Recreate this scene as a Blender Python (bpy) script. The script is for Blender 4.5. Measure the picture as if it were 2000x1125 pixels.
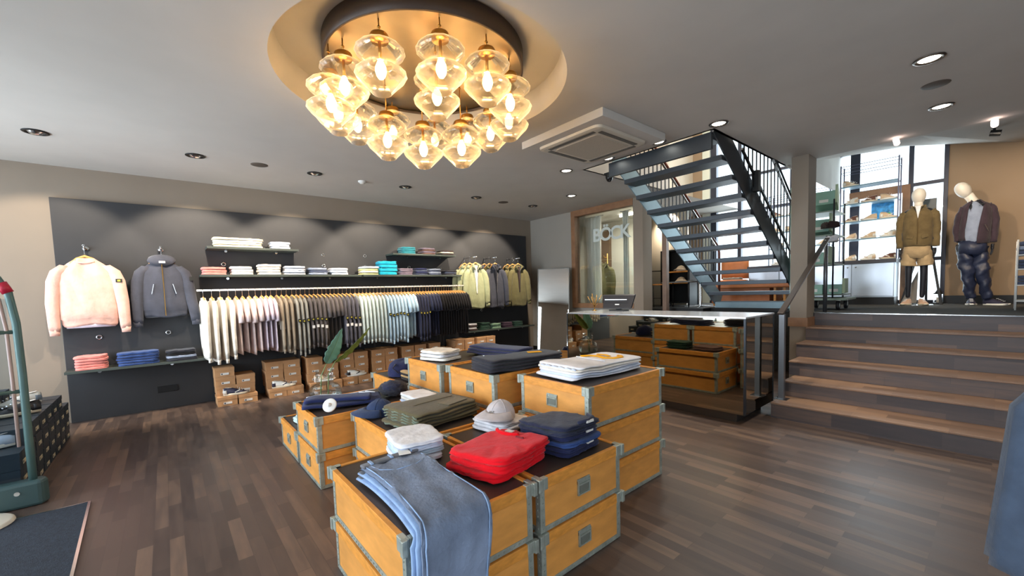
import bpy, math, random
from mathutils import Vector, Matrix
from math import sin, cos, pi, radians
random.seed(7)
for o in list(bpy.data.objects): bpy.data.objects.remove(o)
C = bpy.context.scene.collection
scene = bpy.context.scene

# ---------------------------------------------------------------- camera
camd = bpy.data.cameras.new('camera'); cam = bpy.data.objects.new('camera', camd); C.objects.link(cam)
camd.sensor_width = 36.0; camd.lens = 802.8 / 2000 * 36; camd.shift_y = 0.02875
camd.clip_start = 0.02; camd.clip_end = 200
cr = Vector((0.64512782, 0.76343716, -0.03120584)); cu = Vector((-0.0292815, 0.06551385, 0.99742194)); cf = Vector((-0.76351338, 0.64255089, -0.06461939))
m = Matrix.Identity(4)
for i in range(3):
    m[i][0] = cr[i]; m[i][1] = cu[i]; m[i][2] = -cf[i]
m.translation = (0, 0, 1.35); cam.matrix_world = m
scene.camera = cam
# ---------------------------------------------------------------- look
scene.view_settings.view_transform = 'Standard'; scene.view_settings.look = 'None'
scene.view_settings.exposure = 0.75; scene.view_settings.gamma = 1.0
scene.view_settings.use_curve_mapping = False
cy = scene.cycles
cy.max_bounces = 8; cy.diffuse_bounces = 4; cy.glossy_bounces = 4; cy.transmission_bounces = 6; cy.transparent_max_bounces = 24
cy.sample_clamp_indirect = 4.0; cy.caustics_reflective = False; cy.caustics_refractive = False
cy.use_denoising = True
# ---------------------------------------------------------------- world: bright overcast sky
w = bpy.data.worlds.new('sky'); scene.world = w; w.use_nodes = True
bg = w.node_tree.nodes['Background']; bg.inputs[0].default_value = (0.80, 0.90, 1.0, 1); bg.inputs[1].default_value = 1.6

def area(name, loc, rot, sx, sy, e, col):
    d = bpy.data.lights.new(name, 'AREA'); d.shape = 'RECTANGLE'; d.size = sx; d.size_y = sy; d.energy = e; d.color = col
    o = bpy.data.objects.new(name, d); C.objects.link(o); o.location = loc; o.rotation_euler = rot; return o
def spot(name, loc, target, e, col, ang=70, blend=.6, rad=.03):
    d = bpy.data.lights.new(name, 'SPOT'); d.energy = e; d.color = col; d.spot_size = radians(ang); d.spot_blend = blend; d.shadow_soft_size = rad
    o = bpy.data.objects.new(name, d); C.objects.link(o); o.location = loc
    o.rotation_euler = (Vector(target) - Vector(loc)).to_track_quat('-Z', 'Y').to_euler(); return o
# daylight just outside the shop front behind the camera and outside the far glazing
area('daylight_shopfront', (-3.8, -3.1, 1.6), (radians(90), 0, 0), 5.2, 2.4, 330, (.80, .90, 1))
area('daylight_side', (3.5, 0.4, 1.6), (0, radians(90), 0), 2.4, 4.0, 12, (.86, .93, 1))
area('daylight_far', (-2.2, 10.2, 2.9), (radians(-90), 0, 0), 4.6, 4.0, 230, (.82, .92, 1))
WARM = (1, .80, .58); WARM2 = (1, .84, .66); WHITE = (1, .91, .80)
for y, tx in ((-.78, -.95), (.35, .35), (1.54, 1.5), (2.76, 2.7), (4.01, 3.9), (5.28, 5.0)):
    spot('wall_washer', (-5.60, y, 2.84), (-6.78, tx, 1.45), 60 if y < 0 else 115, WARM2, 78, .35)
for x, y in ((-3.70, 4.12), (-3.07, 4.15), (-2.41, 4.15), (-1.79, 4.18), (-4.63, 5.27), (-.37, 4.24), (-.39, 5.48)):
    spot('ceiling_spot', (x, y, 2.86), (x + .02, y - .1, 0), 38, WHITE, 100, .7)
for x, y, tx in ((-.78, 6.25, -.8), (-.08, 6.6, -.2), (.9, 6.6, .9)):
    spot('display_and_fill_spot', (x, y, 2.80), (tx, 9.2, 1.7), 55, WARM, 75, .6)
spot('display_and_fill_spot', (-4.45, 8.0, 2.82), (-4.8, 9.2, 1.9), 80, WARM, 90, .6)  # added fill for the dark wall at rear left
spot('display_and_fill_spot', (-3.7, 8.4, 2.82), (-4.1, 7.8, 1.3), 40, WARM, 80, .6)  # added fill that brightens the cap shelf
spot('upper_wall_light', (-4.9, 7.6, 4.6), (-4.9, 9.2, 2.6), 60, WARM, 120, .8)
area('stairwell_fill', (-2.8, 6.4, 5.5), (0, 0, 0), 1.2, 2.5, 110, (1, .95, .88))  # added fill: brightens the dark cheeks of the stair opening
area('curtain_room_light', (-5.2, 7.3, 2.8), (0, 0, 0), 1.2, .2, 22, (1, .95, .86))

# ---------------------------------------------------------------- helpers
def lin(c):
    r = []
    for v in c:
        v /= 255.0
        r.append(v / 12.92 if v <= .04045 else ((v + .055) / 1.055) ** 2.4)
    return (r[0], r[1], r[2], 1)
_M = {}
def mat(name, col, rough=.6, metal=0.0, var=0.0, scale=8.0, bump=0.0, bscale=60.0, spec=.5, sheen=0.0, emit=None, estr=0.0, stretch=None):
    if name in _M: return _M[name]
    mt = bpy.data.materials.new(name); mt.use_nodes = True; nt = mt.node_tree; b = nt.nodes['Principled BSDF']
    b.inputs['Base Color'].default_value = lin(col); b.inputs['Roughness'].default_value = rough; b.inputs['Metallic'].default_value = metal
    b.inputs['Specular IOR Level'].default_value = spec
    if sheen: b.inputs['Sheen Weight'].default_value = sheen
    if emit: b.inputs['Emission Color'].default_value = lin(emit); b.inputs['Emission Strength'].default_value = estr
    if var or bump:
        tc = nt.nodes.new('ShaderNodeTexCoord'); mp = nt.nodes.new('ShaderNodeMapping'); nt.links.new(tc.outputs['Object'], mp.inputs[0])
        if stretch: mp.inputs['Scale'].default_value = stretch
    if var:
        n = nt.nodes.new('ShaderNodeTexNoise'); n.inputs['Scale'].default_value = scale; n.inputs['Detail'].default_value = 6
        nt.links.new(mp.outputs[0], n.inputs['Vector'])
        r = nt.nodes.new('ShaderNodeValToRGB'); c = lin(col)
        r.color_ramp.elements[0].position = .3; r.color_ramp.elements[1].position = .7
        r.color_ramp.elements[0].color = tuple(max(0, v * (1 - var)) for v in c[:3]) + (1,)
        r.color_ramp.elements[1].color = tuple(min(1, v * (1 + var)) for v in c[:3]) + (1,)
        nt.links.new(n.outputs[0], r.inputs[0]); nt.links.new(r.outputs[0], b.inputs['Base Color'])
    if bump:
        n2 = nt.nodes.new('ShaderNodeTexNoise'); n2.inputs['Scale'].default_value = bscale; n2.inputs['Detail'].default_value = 4
        nt.links.new(mp.outputs[0], n2.inputs['Vector'])
        bp = nt.nodes.new('ShaderNodeBump'); bp.inputs['Strength'].default_value = bump; bp.inputs['Distance'].default_value = .01
        nt.links.new(n2.outputs[0], bp.inputs['Height']); nt.links.new(bp.outputs[0], b.inputs['Normal'])
    _M[name] = mt; return mt
def cloth(name, col, var=.10, rough=.9):
    return mat('cloth_' + name, col, rough, 0, var, 14, .35, 38, .2, .15)
def glass(name, tint=(1, 1, 1), refl=1.0, rough=.02):
    mt = bpy.data.materials.new(name); mt.use_nodes = True; nt = mt.node_tree; nt.nodes.clear()
    o = nt.nodes.new('ShaderNodeOutputMaterial'); mx = nt.nodes.new('ShaderNodeMixShader'); t = nt.nodes.new('ShaderNodeBsdfTransparent'); g = nt.nodes.new('ShaderNodeBsdfGlossy')
    t.inputs[0].default_value = (*tint, 1); g.inputs['Roughness'].default_value = rough
    f = nt.nodes.new('ShaderNodeLayerWeight'); f.inputs['Blend'].default_value = .35
    mm = nt.nodes.new('ShaderNodeMath'); mm.operation = 'MULTIPLY'; mm.inputs[1].default_value = refl
    nt.links.new(f.outputs['Fresnel'], mm.inputs[0]); nt.links.new(mm.outputs[0], mx.inputs[0])
    nt.links.new(t.outputs[0], mx.inputs[1]); nt.links.new(g.outputs[0], mx.inputs[2]); nt.links.new(mx.outputs[0], o.inputs[0])
    return mt
def planks(name, c1, c2, c3, rough, bw, rh, vert=False, rot=0.0):
    """wooden strips: a brick pattern whose every strip takes its own tone, plus grain"""
    mt = bpy.data.materials.new(name); mt.use_nodes = True; nt = mt.node_tree; b = nt.nodes['Principled BSDF']
    tc = nt.nodes.new('ShaderNodeTexCoord'); mp = nt.nodes.new('ShaderNodeMapping')
    nt.links.new(tc.outputs['Object'], mp.inputs[0])
    if vert: mp.inputs['Rotation'].default_value = (radians(-45), 0, 0)
    br = nt.nodes.new('ShaderNodeTexBrick'); br.offset = .37; br.inputs['Scale'].default_value = 1
    br.inputs['Brick Width'].default_value = bw; br.inputs['Row Height'].default_value = rh; br.inputs['Mortar Size'].default_value = .0012
    br.inputs['Color1'].default_value = (0, 0, 0, 1); br.inputs['Color2'].default_value = (1, 1, 1, 1); br.inputs['Mortar'].default_value = (.15, .15, .15, 1)
    nt.links.new(mp.outputs[0], br.inputs['Vector'])
    r = nt.nodes.new('ShaderNodeValToRGB'); e = r.color_ramp.elements
    e[0].position = 0; e[0].color = lin(c1); e[1].position = 1; e[1].color = lin(c3); k = e.new(.55); k.color = lin(c2)
    n = nt.nodes.new('ShaderNodeTexNoise'); n.inputs['Scale'].default_value = 3; n.inputs['Detail'].default_value = 8
    mp2 = nt.nodes.new('ShaderNodeMapping'); mp2.inputs['Scale'].default_value = (1.2, 9, 9); nt.links.new(tc.outputs['Object'], mp2.inputs[0]); nt.links.new(mp2.outputs[0], n.inputs['Vector'])
    ad = nt.nodes.new('ShaderNodeMath'); ad.operation = 'MULTIPLY_ADD'; ad.inputs[1].default_value = .75; ad.inputs[2].default_value = -.30
    nt.links.new(n.outputs[0], ad.inputs[0])
    a2 = nt.nodes.new('ShaderNodeMath'); a2.operation = 'MULTIPLY_ADD'; a2.inputs[1].default_value = .72
    nt.links.new(br.outputs['Color'], a2.inputs[0]); nt.links.new(ad.outputs[0], a2.inputs[2]); nt.links.new(a2.outputs[0], r.inputs[0])
    nt.links.new(r.outputs[0], b.inputs['Base Color'])
    b.inputs['Roughness'].default_value = rough
    rr = nt.nodes.new('ShaderNodeMapRange'); rr.inputs['To Min'].default_value = rough - .08; rr.inputs['To Max'].default_value = rough + .16
    nt.links.new(n.outputs[0], rr.inputs[0]); nt.links.new(rr.outputs[0], b.inputs['Roughness'])
    return mt

class MB:
    def __init__(s): s.v = []; s.f = []; s.m = []; s.mi = 0
    def add(s, vs, fs):
        k = len(s.v); s.v += [tuple(p) for p in vs]; s.f += [tuple(i + k for i in f) for f in fs]; s.m += [s.mi] * len(fs); return s
    def box(s, x0, x1, y0, y1, z0, z1):
        return s.add([(x0, y0, z0), (x1, y0, z0), (x1, y1, z0), (x0, y1, z0), (x0, y0, z1), (x1, y0, z1), (x1, y1, z1), (x0, y1, z1)],
                     [(0, 3, 2, 1), (4, 5, 6, 7), (0, 1, 5, 4), (1, 2, 6, 5), (2, 3, 7, 6), (3, 0, 4, 7)])
    def bar(s, a, b, wd, ht, up=(0, 0, 1)):
        a = Vector(a); b = Vector(b); d = (b - a).normalized(); u = Vector(up); r = d.cross(u)
        if r.length < 1e-4: r = d.cross(Vector((1, 0, 0)))
        r.normalize(); u = r.cross(d).normalized(); vs = []
        for p in (a, b):
            for i, j in ((-1, -1), (1, -1), (1, 1), (-1, 1)): vs.append(p + r * wd / 2 * i + u * ht / 2 * j)
        return s.add(vs, [(0, 1, 2, 3), (7, 6, 5, 4), (0, 4, 5, 1), (1, 5, 6, 2), (2, 6, 7, 3), (3, 7, 4, 0)])
    def tube(s, pts, r, seg=8, cap=True, ry=None):
        pts = [Vector(p) for p in pts]; n = len(pts); rs = r if isinstance(r, (list, tuple)) else [r] * n; rings = []; ref = None
        for i, p in enumerate(pts):
            d = (pts[min(i + 1, n - 1)] - pts[max(i - 1, 0)]).normalized()
            if ref is None: ref = Vector((0, 0, 1)) if abs(d.z) < .9 else Vector((1, 0, 0))
            a = d.cross(ref).normalized(); b2 = a.cross(d).normalized(); ref = b2
            q = ry if ry else 1.0
            rings.append([p + a * rs[i] * cos(2 * pi * k / seg) + b2 * rs[i] * q * sin(2 * pi * k / seg) for k in range(seg)])
        return s.loft(rings, cap)
    def loft(s, rings, cap=True):
        n = len(rings); seg = len(rings[0]); vs = [p for r in rings for p in r]; fs = []
        for i in range(n - 1):
            for k in range(seg):
                a = i * seg + k; b = i * seg + (k + 1) % seg; fs.append((a, b, b + seg, a + seg))
        if cap: fs.append(tuple(range(seg - 1, -1, -1))); fs.append(tuple((n - 1) * seg + k for k in range(seg)))
        return s.add(vs, fs)
    def lathe(s, cx, cyy, prof, seg=20, flute=0, nf=12, cap=False):
        return s.loft([[(cx + r * (1 + flute * (.5 + .5 * cos(nf * 2 * pi * k / seg))) * cos(2 * pi * k / seg), cyy + r * (1 + flute * (.5 + .5 * cos(nf * 2 * pi * k / seg))) * sin(2 * pi * k / seg), z) for k in range(seg)] for r, z in prof], cap)
    def cyl(s, a, b, r, seg=12, r2=None): return s.tube([a, b], [r, r2 if r2 is not None else r], seg)
    def prism(s, poly, z0, z1):
        n = len(poly); return s.add([(x, y, z0) for x, y in poly] + [(x, y, z1) for x, y in poly],
            [tuple(range(n - 1, -1, -1)), tuple(range(n, 2 * n))] + [(i, (i + 1) % n, (i + 1) % n + n, i + n) for i in range(n)])
    def grid(s, fn, nu, nv):
        vs = [fn(i / nu, j / nv) for j in range(nv + 1) for i in range(nu + 1)]
        return s.add(vs, [(j * (nu + 1) + i, j * (nu + 1) + i + 1, (j + 1) * (nu + 1) + i + 1, (j + 1) * (nu + 1) + i) for j in range(nv) for i in range(nu)])
    def build(s, name, mt, parent=None, smooth=False, bevel=0, sub=0):
        me = bpy.data.meshes.new(name); me.from_pydata(s.v, [], s.f)
        for q in (mt if isinstance(mt, (list, tuple)) else [mt]): me.materials.append(q)
        if isinstance(mt, (list, tuple)): me.polygons.foreach_set('material_index', s.m)
        if smooth: me.polygons.foreach_set('use_smooth', [True] * len(me.polygons))
        me.update()
        o = bpy.data.objects.new(name, me); C.objects.link(o)
        if parent: o.parent = parent
        if bevel:
            b = o.modifiers.new('bevel', 'BEVEL'); b.width = bevel; b.segments = 2; b.limit_method = 'ANGLE'
        if sub:
            b = o.modifiers.new('sub', 'SUBSURF'); b.levels = sub; b.render_levels = sub
        return o
def tag(o, label=None, cat=None, group=None, kind=None):
    if label: o['label'] = label
    if cat: o['category'] = cat
    if group: o['group'] = group
    if kind: o['kind'] = kind
    return o
def thing(name, label, cat, loc=(0, 0, 0), rz=0, group=None, rot=None):
    o = bpy.data.objects.new(name, None); C.objects.link(o); o.location = loc; o.rotation_euler = rot or (0, 0, rz); o.empty_display_size = .1
    return tag(o, label, cat, group)
def struct(name, mb, mt, **k):
    return tag(mb.build(name, mt, **k), kind='structure')
def dup(root, loc, rz, label=None, group=None):
    r = root.copy(); C.objects.link(r); r.location = loc; r.rotation_euler = (0, 0, rz)
    if label: r['label'] = label
    if group: r['group'] = group
    for ch in list(root.children):
        c = ch.copy(); C.objects.link(c); c.parent = r
        for g in list(ch.children):
            d = g.copy(); C.objects.link(d); d.parent = c
    return r
ORD = ['first', 'second', 'third', 'fourth', 'fifth', 'sixth', 'seventh', 'eighth', 'ninth', 'tenth', 'eleventh', 'twelfth', 'thirteenth', 'fourteenth', 'fifteenth']
def stackpos(i, n):
    if i == n - 1: return 'topmost'
    if i == 0: return 'bottom'
    return {1: 'second', 2: 'third', 3: 'fourth', 4: 'fifth'}[i] + ' lowest'

# ---------------------------------------------------------------- materials
plaster = mat('plaster_ceiling', (192, 188, 181), .85, 0, .03, 3)
taupe = mat('plaster_taupe', (140, 128, 114), .85, 0, .04, 2)
tan = mat('plaster_tan', (152, 130, 106), .85, 0, .04, 2)
greyw = mat('plaster_grey', (150, 145, 136), .85, 0, .03, 2)
white = mat('white_paint', (225, 225, 220), .6)
panelm = mat('black_panel', (44, 45, 48), .62, 0, .10, 3, .05, 20)
floorm = planks('dark_parquet', (68, 57, 53), (92, 77, 69), (128, 105, 88), .34, .50, .068)
stepm = planks('step_wood', (66, 60, 62), (86, 76, 74), (120, 96, 82), .42, .70, .0775, vert=True)
treadm = planks('tread_wood_lit', (112, 88, 72), (140, 110, 88), (168, 134, 106), .38, .6, .12)  # paler than the floor wood: light on the treads put into the colour
nosem = mat('nosing_wood', (140, 108, 82), .4, 0, .2, 12)
carpet = mat('carpet_dark', (62, 62, 60), .95, 0, .35, 60, .5, 160)
steel = mat('dark_steel', (58, 64, 70), .42, .6, .12, 4)
steelp = mat('pale_steel', (126, 150, 160), .40, .35, .08, 5)
black = mat('black_metal', (26, 27, 28), .45, .4)
chrome = mat('chrome', (205, 208, 210), .16, 1.0)
brass = mat('brass', (176, 134, 70), .3, 1.0, .1, 20)
brushed = mat('brushed_bronze', (150, 136, 116), .38, 1.0, .15, 3)
mirror = mat('mirror_glass', (225, 226, 224), .015, 1.0)
mirror2 = mat('counter_mirror', (168, 160, 142), .02, 1.0)
ply = mat('plywood', (224, 156, 78), .48, 0, .16, 5, .04, 40, stretch=(1, 1, 3))
oak = mat('oak_rail', (226, 152, 66), .45, 0, .18, 8, stretch=(2, 2, 6))
tin = mat('zinc_trim', (172, 180, 170), .42, .45, .22, 26, .25, 60)
topm = mat('crate_top', (66, 57, 52), .42, 0, .12, 6)
hole = mat('gap_black', (22, 18, 16), .9)
kraft = mat('kraft_card', (196, 150, 106), .8, 0, .10, 7)
paper = mat('label_white', (236, 234, 228), .7)
ink = mat('label_ink', (70, 70, 74), .7)
woodh = mat('hanger_wood', (214, 160, 92), .45, 0, .15, 12)
fwood = mat('frame_wood', (140, 102, 72), .5, 0, .15, 10)
shelfm = mat('shelf_board', (64, 72, 68), .45)

# ================================================================ the room
H = 2.895; RZ = .948; XW = -6.82
struct('floor', MB().box(XW - .1, 3.1, -2.7, 9.3, -.1, 0), floorm)
# ceiling with a round recess and the stair opening; the far part rises gently over the raised floor
RC = (-2.787, 1.598); RR = 1.027
def ceiling():
    mb = MB(); n = 96; x0, x1, y0, y1 = RC[0] - 1.2, RC[0] + 1.2, RC[1] - 1.2, RC[1] + 1.2
    inner = []; outer = []
    for k in range(n):
        a = 2 * pi * k / n; c, s_ = cos(a), sin(a); inner.append((RC[0] + RR * c, RC[1] + RR * s_, H)); q = 1.2 / max(abs(c), abs(s_)); outer.append((RC[0] + q * c, RC[1] + q * s_, H))
    mb.add(inner + outer, [(k, (k + 1) % n, (k + 1) % n + n, k + n) for k in range(n)])
    top = [(RC[0] + RR * .97 * cos(2 * pi * k / n), RC[1] + RR * .97 * sin(2 * pi * k / n), H + .21) for k in range(n)]
    mb.add(inner + top, [(k, k + n, (k + 1) % n + n, (k + 1) % n) for k in range(n)])
    mb.add(top, [tuple(range(n))])
    def q(a, b, c, d): mb.add([(a, c, H), (b, c, H), (b, d, H), (a, d, H)], [(0, 1, 2, 3)])
    X0, X1 = XW - .1, 3.1
    q(X0, x0, -2.7, y1); q(x1, X1, -2.7, y1); q(x0, x1, -2.7, y0)
    q(X0, X1, y1, 4.30); q(X0, -3.53, 4.30, 9.3); q(-1.90, X1, 4.30, 6.40)
    # opening cheeks
    mb.box(-3.56, -3.53, 4.30, 6.40, H, H + .35); mb.box(-1.90, -1.87, 4.27, 9.3, H, H + .8); mb.box(-3.56, -1.87, 4.27, 4.30, H, H + .35)
    tops = [(-1.90, 3.60), (-1.0, 3.46), (-.6, 3.37), (.15, 3.19), (1.0, 3.05), (3.1, 3.0)]
    vs = [(x, 6.40, H) for x, z in tops] + [(x, 9.3, z + .01) for x, z in tops]
    mb.add(vs, [(i, i + 1, i + 7, i + 6) for i in range(5)])
    return mb
struct('ceiling', ceiling(), plaster)
struct('wall_left', MB().box(XW - .1, XW, -2.7, 6.46, 0, H), taupe)
# front wall with the shop windows (behind the camera)
mb = MB(); mb.box(XW, 3.1, -2.7, -2.6, 0, .18).box(XW, 3.1, -2.7, -2.6, 2.72, H)
for x in (-6.8, -5.2, -3.6, -2.3, -.7, .9, 2.5): mb.box(x, x + (1.15 if x in (-3.6,) else .12), -2.7, -2.6, .18, 2.72)
struct('wall_front', mb, taupe)
struct('window_1', MB().box(-6.7, 2.5, -2.66, -2.65, .18, 2.72), glass('pane_front', refl=.6))
mb = MB(); mb.box(3.0, 3.1, -2.7, -1.7, 0, H).box(3.0, 3.1, 2.6, 9.3, 0, 3.2).box(3.0, 3.1, -1.7, 2.6, 0, .3).box(3.0, 3.1, -1.7, 2.6, 2.5, H)
struct('wall_right', mb, taupe)
# rear wall with the shop's own window to the curtained room
mb = MB(); mb.box(XW - .1, -5.60, 6.36, 6.46, 0, H).box(-5.60, -4.17, 6.36, 6.46, 0, .97)
struct('wall_rear', mb, greyw)
mb = MB(); mb.box(-5.60, -5.50, 6.33, 6.47, 1.06, 2.78).box(-5.60, -4.17, 6.33, 6.47, .97, 1.06).box(-5.60, -4.17, 6.33, 6.47, 2.78, H)
struct('trim_1', mb, fwood, bevel=.004)
struct('window_2', MB().box(-5.50, -4.17, 6.40, 6.41, 1.06, 2.78), glass('pane_inner', (.93, .96, .93), .8))
struct('trim_2', MB().box(-4.17, -3.98, 6.34, 6.62, 0, H), taupe)          # pillar beside the inner window
struct('trim_3', MB().box(-3.79, -3.71, 6.62, 6.72, 0, 2.62), mat('newel_wood', (120, 96, 80), .5, 0, .1, 8), bevel=.01)
struct('trim_4', MB().box(-1.72, -1.54, 6.08, 6.40, 0, H), taupe)          # slim pillar at the head of the steps
struct('trim_5', MB().box(-1.735, -1.525, 6.065, 6.41, .79, .90), fwood)
# curtained room behind
mb = MB(); mb.box(XW, -4.15, 8.2, 8.3, 0, H).box(XW - .1, XW, 6.46, 8.3, 0, H)
struct('wall_curtain_room', mb, mat('cream_paint', (205, 200, 188), .8))
struct('wall_curtain_side', MB().prism([(-4.17, 6.62), (-4.10, 6.62), (-4.95, 8.2), (-5.05, 8.2)], 0, H), mat('cream_paint', (205, 200, 188), .8))
struct('door_1', MB().box(-6.62, -6.05, 8.14, 8.20, 0, 2.7).box(-6.68, -6.62, 8.12, 8.2, 0, 2.76).box(-6.05, -5.99, 8.12, 8.2, 0, 2.76), mat('brown_door', (112, 88, 66), .5, 0, .1, 5))
# raised floor
mb = MB(); mb.prism([(-6.8, 6.9), (-3.95, 6.9), (-3.2, 7.2), (-1.60, 7.2), (-1.60, 6.376), (3.1, 6.376), (3.1, 9.3), (-6.8, 9.3)], 0, RZ)
struct('floor_raised', mb, [carpet][0])
mb = MB(); mb.box(-3.95, -3.2, 6.88, 7.2, .905, .955).box(-3.2, -1.60, 7.15, 7.2, .905, .955)
struct('trim_6', mb, black)
struct('trim_7', MB().box(-1.64, 3.0, 6.355, 6.385, RZ - .004, RZ + .004), chrome)
# steps
n = 6; r_ = RZ / 6
for k in range(n):
    y = 4.586 + .358 * k; x0 = (-1.45, -1.45, -1.50, -1.53, -1.53, -1.53)[k]
    mb = MB()
    if k < n - 1: mb.box(x0, 3.0, y, 6.38, r_ * k, r_ * (k + 1) - .018)
    else: mb.box(x0, 3.0, y - .0, 6.37, r_ * k, r_ * (k + 1) - .005)
    s = struct('trim_%d' % (8 + k), mb, stepm)
    if k < n - 1:
        t = MB().box(x0, 3.0, y - .018, y + .36, r_ * (k + 1) - .018, r_ * (k + 1)).build('tread', treadm, s, bevel=.004)
# walls upstairs and behind
mb = MB(); mb.box(-6.8, -4.28, 9.2, 9.3, 0, 5.6); mb.box(-.56, 3.1, 9.2, 9.3, 0, 3.5)
struct('wall_far', mb, tan)
struct('wall_stairwell', MB().box(-4.6, -4.5, 6.4, 9.2, H + .3, 5.6).box(-4.6, -1.87, 6.3, 6.4, H + .8, 5.6).box(-3.6, -3.53, 4.3, 6.4, H + .351, 5.6).box(-3.6, -1.87, 4.2, 4.3, H + .351, 5.6).box(-1.9, -1.8, 4.2, 9.3, H + .8, 5.6), mat('upper_wall', (196, 184, 166), .85))
struct('ceiling_stairwell', MB().box(-6.8, -1.8, 4.2, 9.3, 5.6, 5.7), white)
struct('baseboard_far', MB().box(-.56, 3.0, 9.17, 9.2, RZ, RZ + .12), black)
struct('baseboard_rear', MB().box(XW, -5.6, 6.345, 6.36, 0, .09), black)
# far glazing
fr = mat('frame_blue_black', (48, 52, 66), .45, .3)
mb = MB(); G0, G1 = -4.28, -.56
mb.box(-4.28, -4.12, 9.18, 9.30, RZ, 5.6)
s = struct('trim_20', mb, mat('pale_jamb', (214, 218, 206), .6))
mb = MB()
for x, wd in ((-4.10, .12), (-3.55, .07), (-2.62, .10), (-1.72, .13), (-.99, .06), (-.60, .05)): mb.box(x, x + wd, 9.18, 9.28, RZ, 5.6 if x < -1.9 else 3.9)
for z, a, b in ((RZ, G0, G1), (1.62, -1.0, G1), (2.80, -1.72, G1), (2.80, -4.1, -2.6), (3.5, G0, -1.7), (5.5, G0, -1.7)): mb.box(a, b, 9.19, 9.27, z, z + .055)
struct('trim_21', mb, fr)
mb = MB(); mb.box(-1.05, -.96, 9.13, 9.18, RZ, 2.72).box(-1.72, -.96, 9.13, 9.18, 2.72, 2.84)
struct('door_2', mb, fwood)
struct('window_3', MB().box(-4.12, -.6, 9.235, 9.24, RZ, 5.55), glass('pane_far', (.97, 1, 1), .3))
# ground and houses across the street, washed out by the daylight
struct('floor_street', MB().box(-14, 6, 9.3, 30, -.3, -.2), mat('paving', (190, 190, 186), .9))

# black display panel on the left wall with its chrome sockets
p = thing('display_panel', 'wide black display panel covering the lower part of the left wall', 'panel', (-6.82, 0, 0))
MB().box(0, .044, -.90, 6.17, 0, 2.54).build('board', panelm, p, bevel=.003)
for y, z in ((-.61, .96), (.01, .96), (1.92, 2.0), (2.57, 2.0), (1.92, 1.83), (2.57, 1.82), (.64, 1.83), (3.35, 1.82), (3.98, 1.80), (1.30, .72), (4.9, .98), (5.45, 1.0), (5.82, 2.0)):
    o = MB().tube([(.046 + .008 * 0, y + .022 * cos(a), z + .022 * sin(a)) for a in [2 * pi * i / 16 for i in range(17)]], .007, 6).build('socket_ring', chrome, p, True)
MB().box(.045, .052, -.14, .06, .21, .29).build('power_socket', black, p, bevel=.003)

def shelf(label, y0, y1, z, ym):
    t = thing('wall_shelf', label, 'shelf', (-6.776, (y0 + y1) / 2, z))
    h = (y1 - y0) / 2; MB().box(0.001, .30, -h, h, -.028, 0).build('board', shelfm, t, bevel=.002)
    for y in ym:
        b = MB(); b.box(.0, .14, y - (y0 + y1) / 2 - .01, y - (y0 + y1) / 2 + .01, -.048, -.029).cyl((.13, y - (y0 + y1) / 2, -.045), (.16, y - (y0 + y1) / 2, -.045), .016)
        b.build('bracket', chrome, t)
shelf('low dark shelf at the left end of the black panel, under the pink sweatshirt', -.88, .62, .62, (-.62, .02))
shelf('long dark shelf above the left half of the clothes rail', .36, 2.39, 1.675, (.66, 1.3, 1.95))
shelf('long dark shelf above the right half of the clothes rail, holding the turquoise stack', 2.42, 4.26, 1.675, (2.7, 3.4, 4.0))
shelf('short upper shelf at the left with beige trousers on it', .45, 1.51, 2.035, (.66, 1.25))
shelf('short upper shelf at the right above the turquoise and grey stacks', 2.93, 4.15, 2.035, (3.25, 3.9))
shelf('low dark shelf right of the clothes rail, under the olive jackets', 4.32, 6.08, .605, (4.6, 5.2, 5.85))

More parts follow.
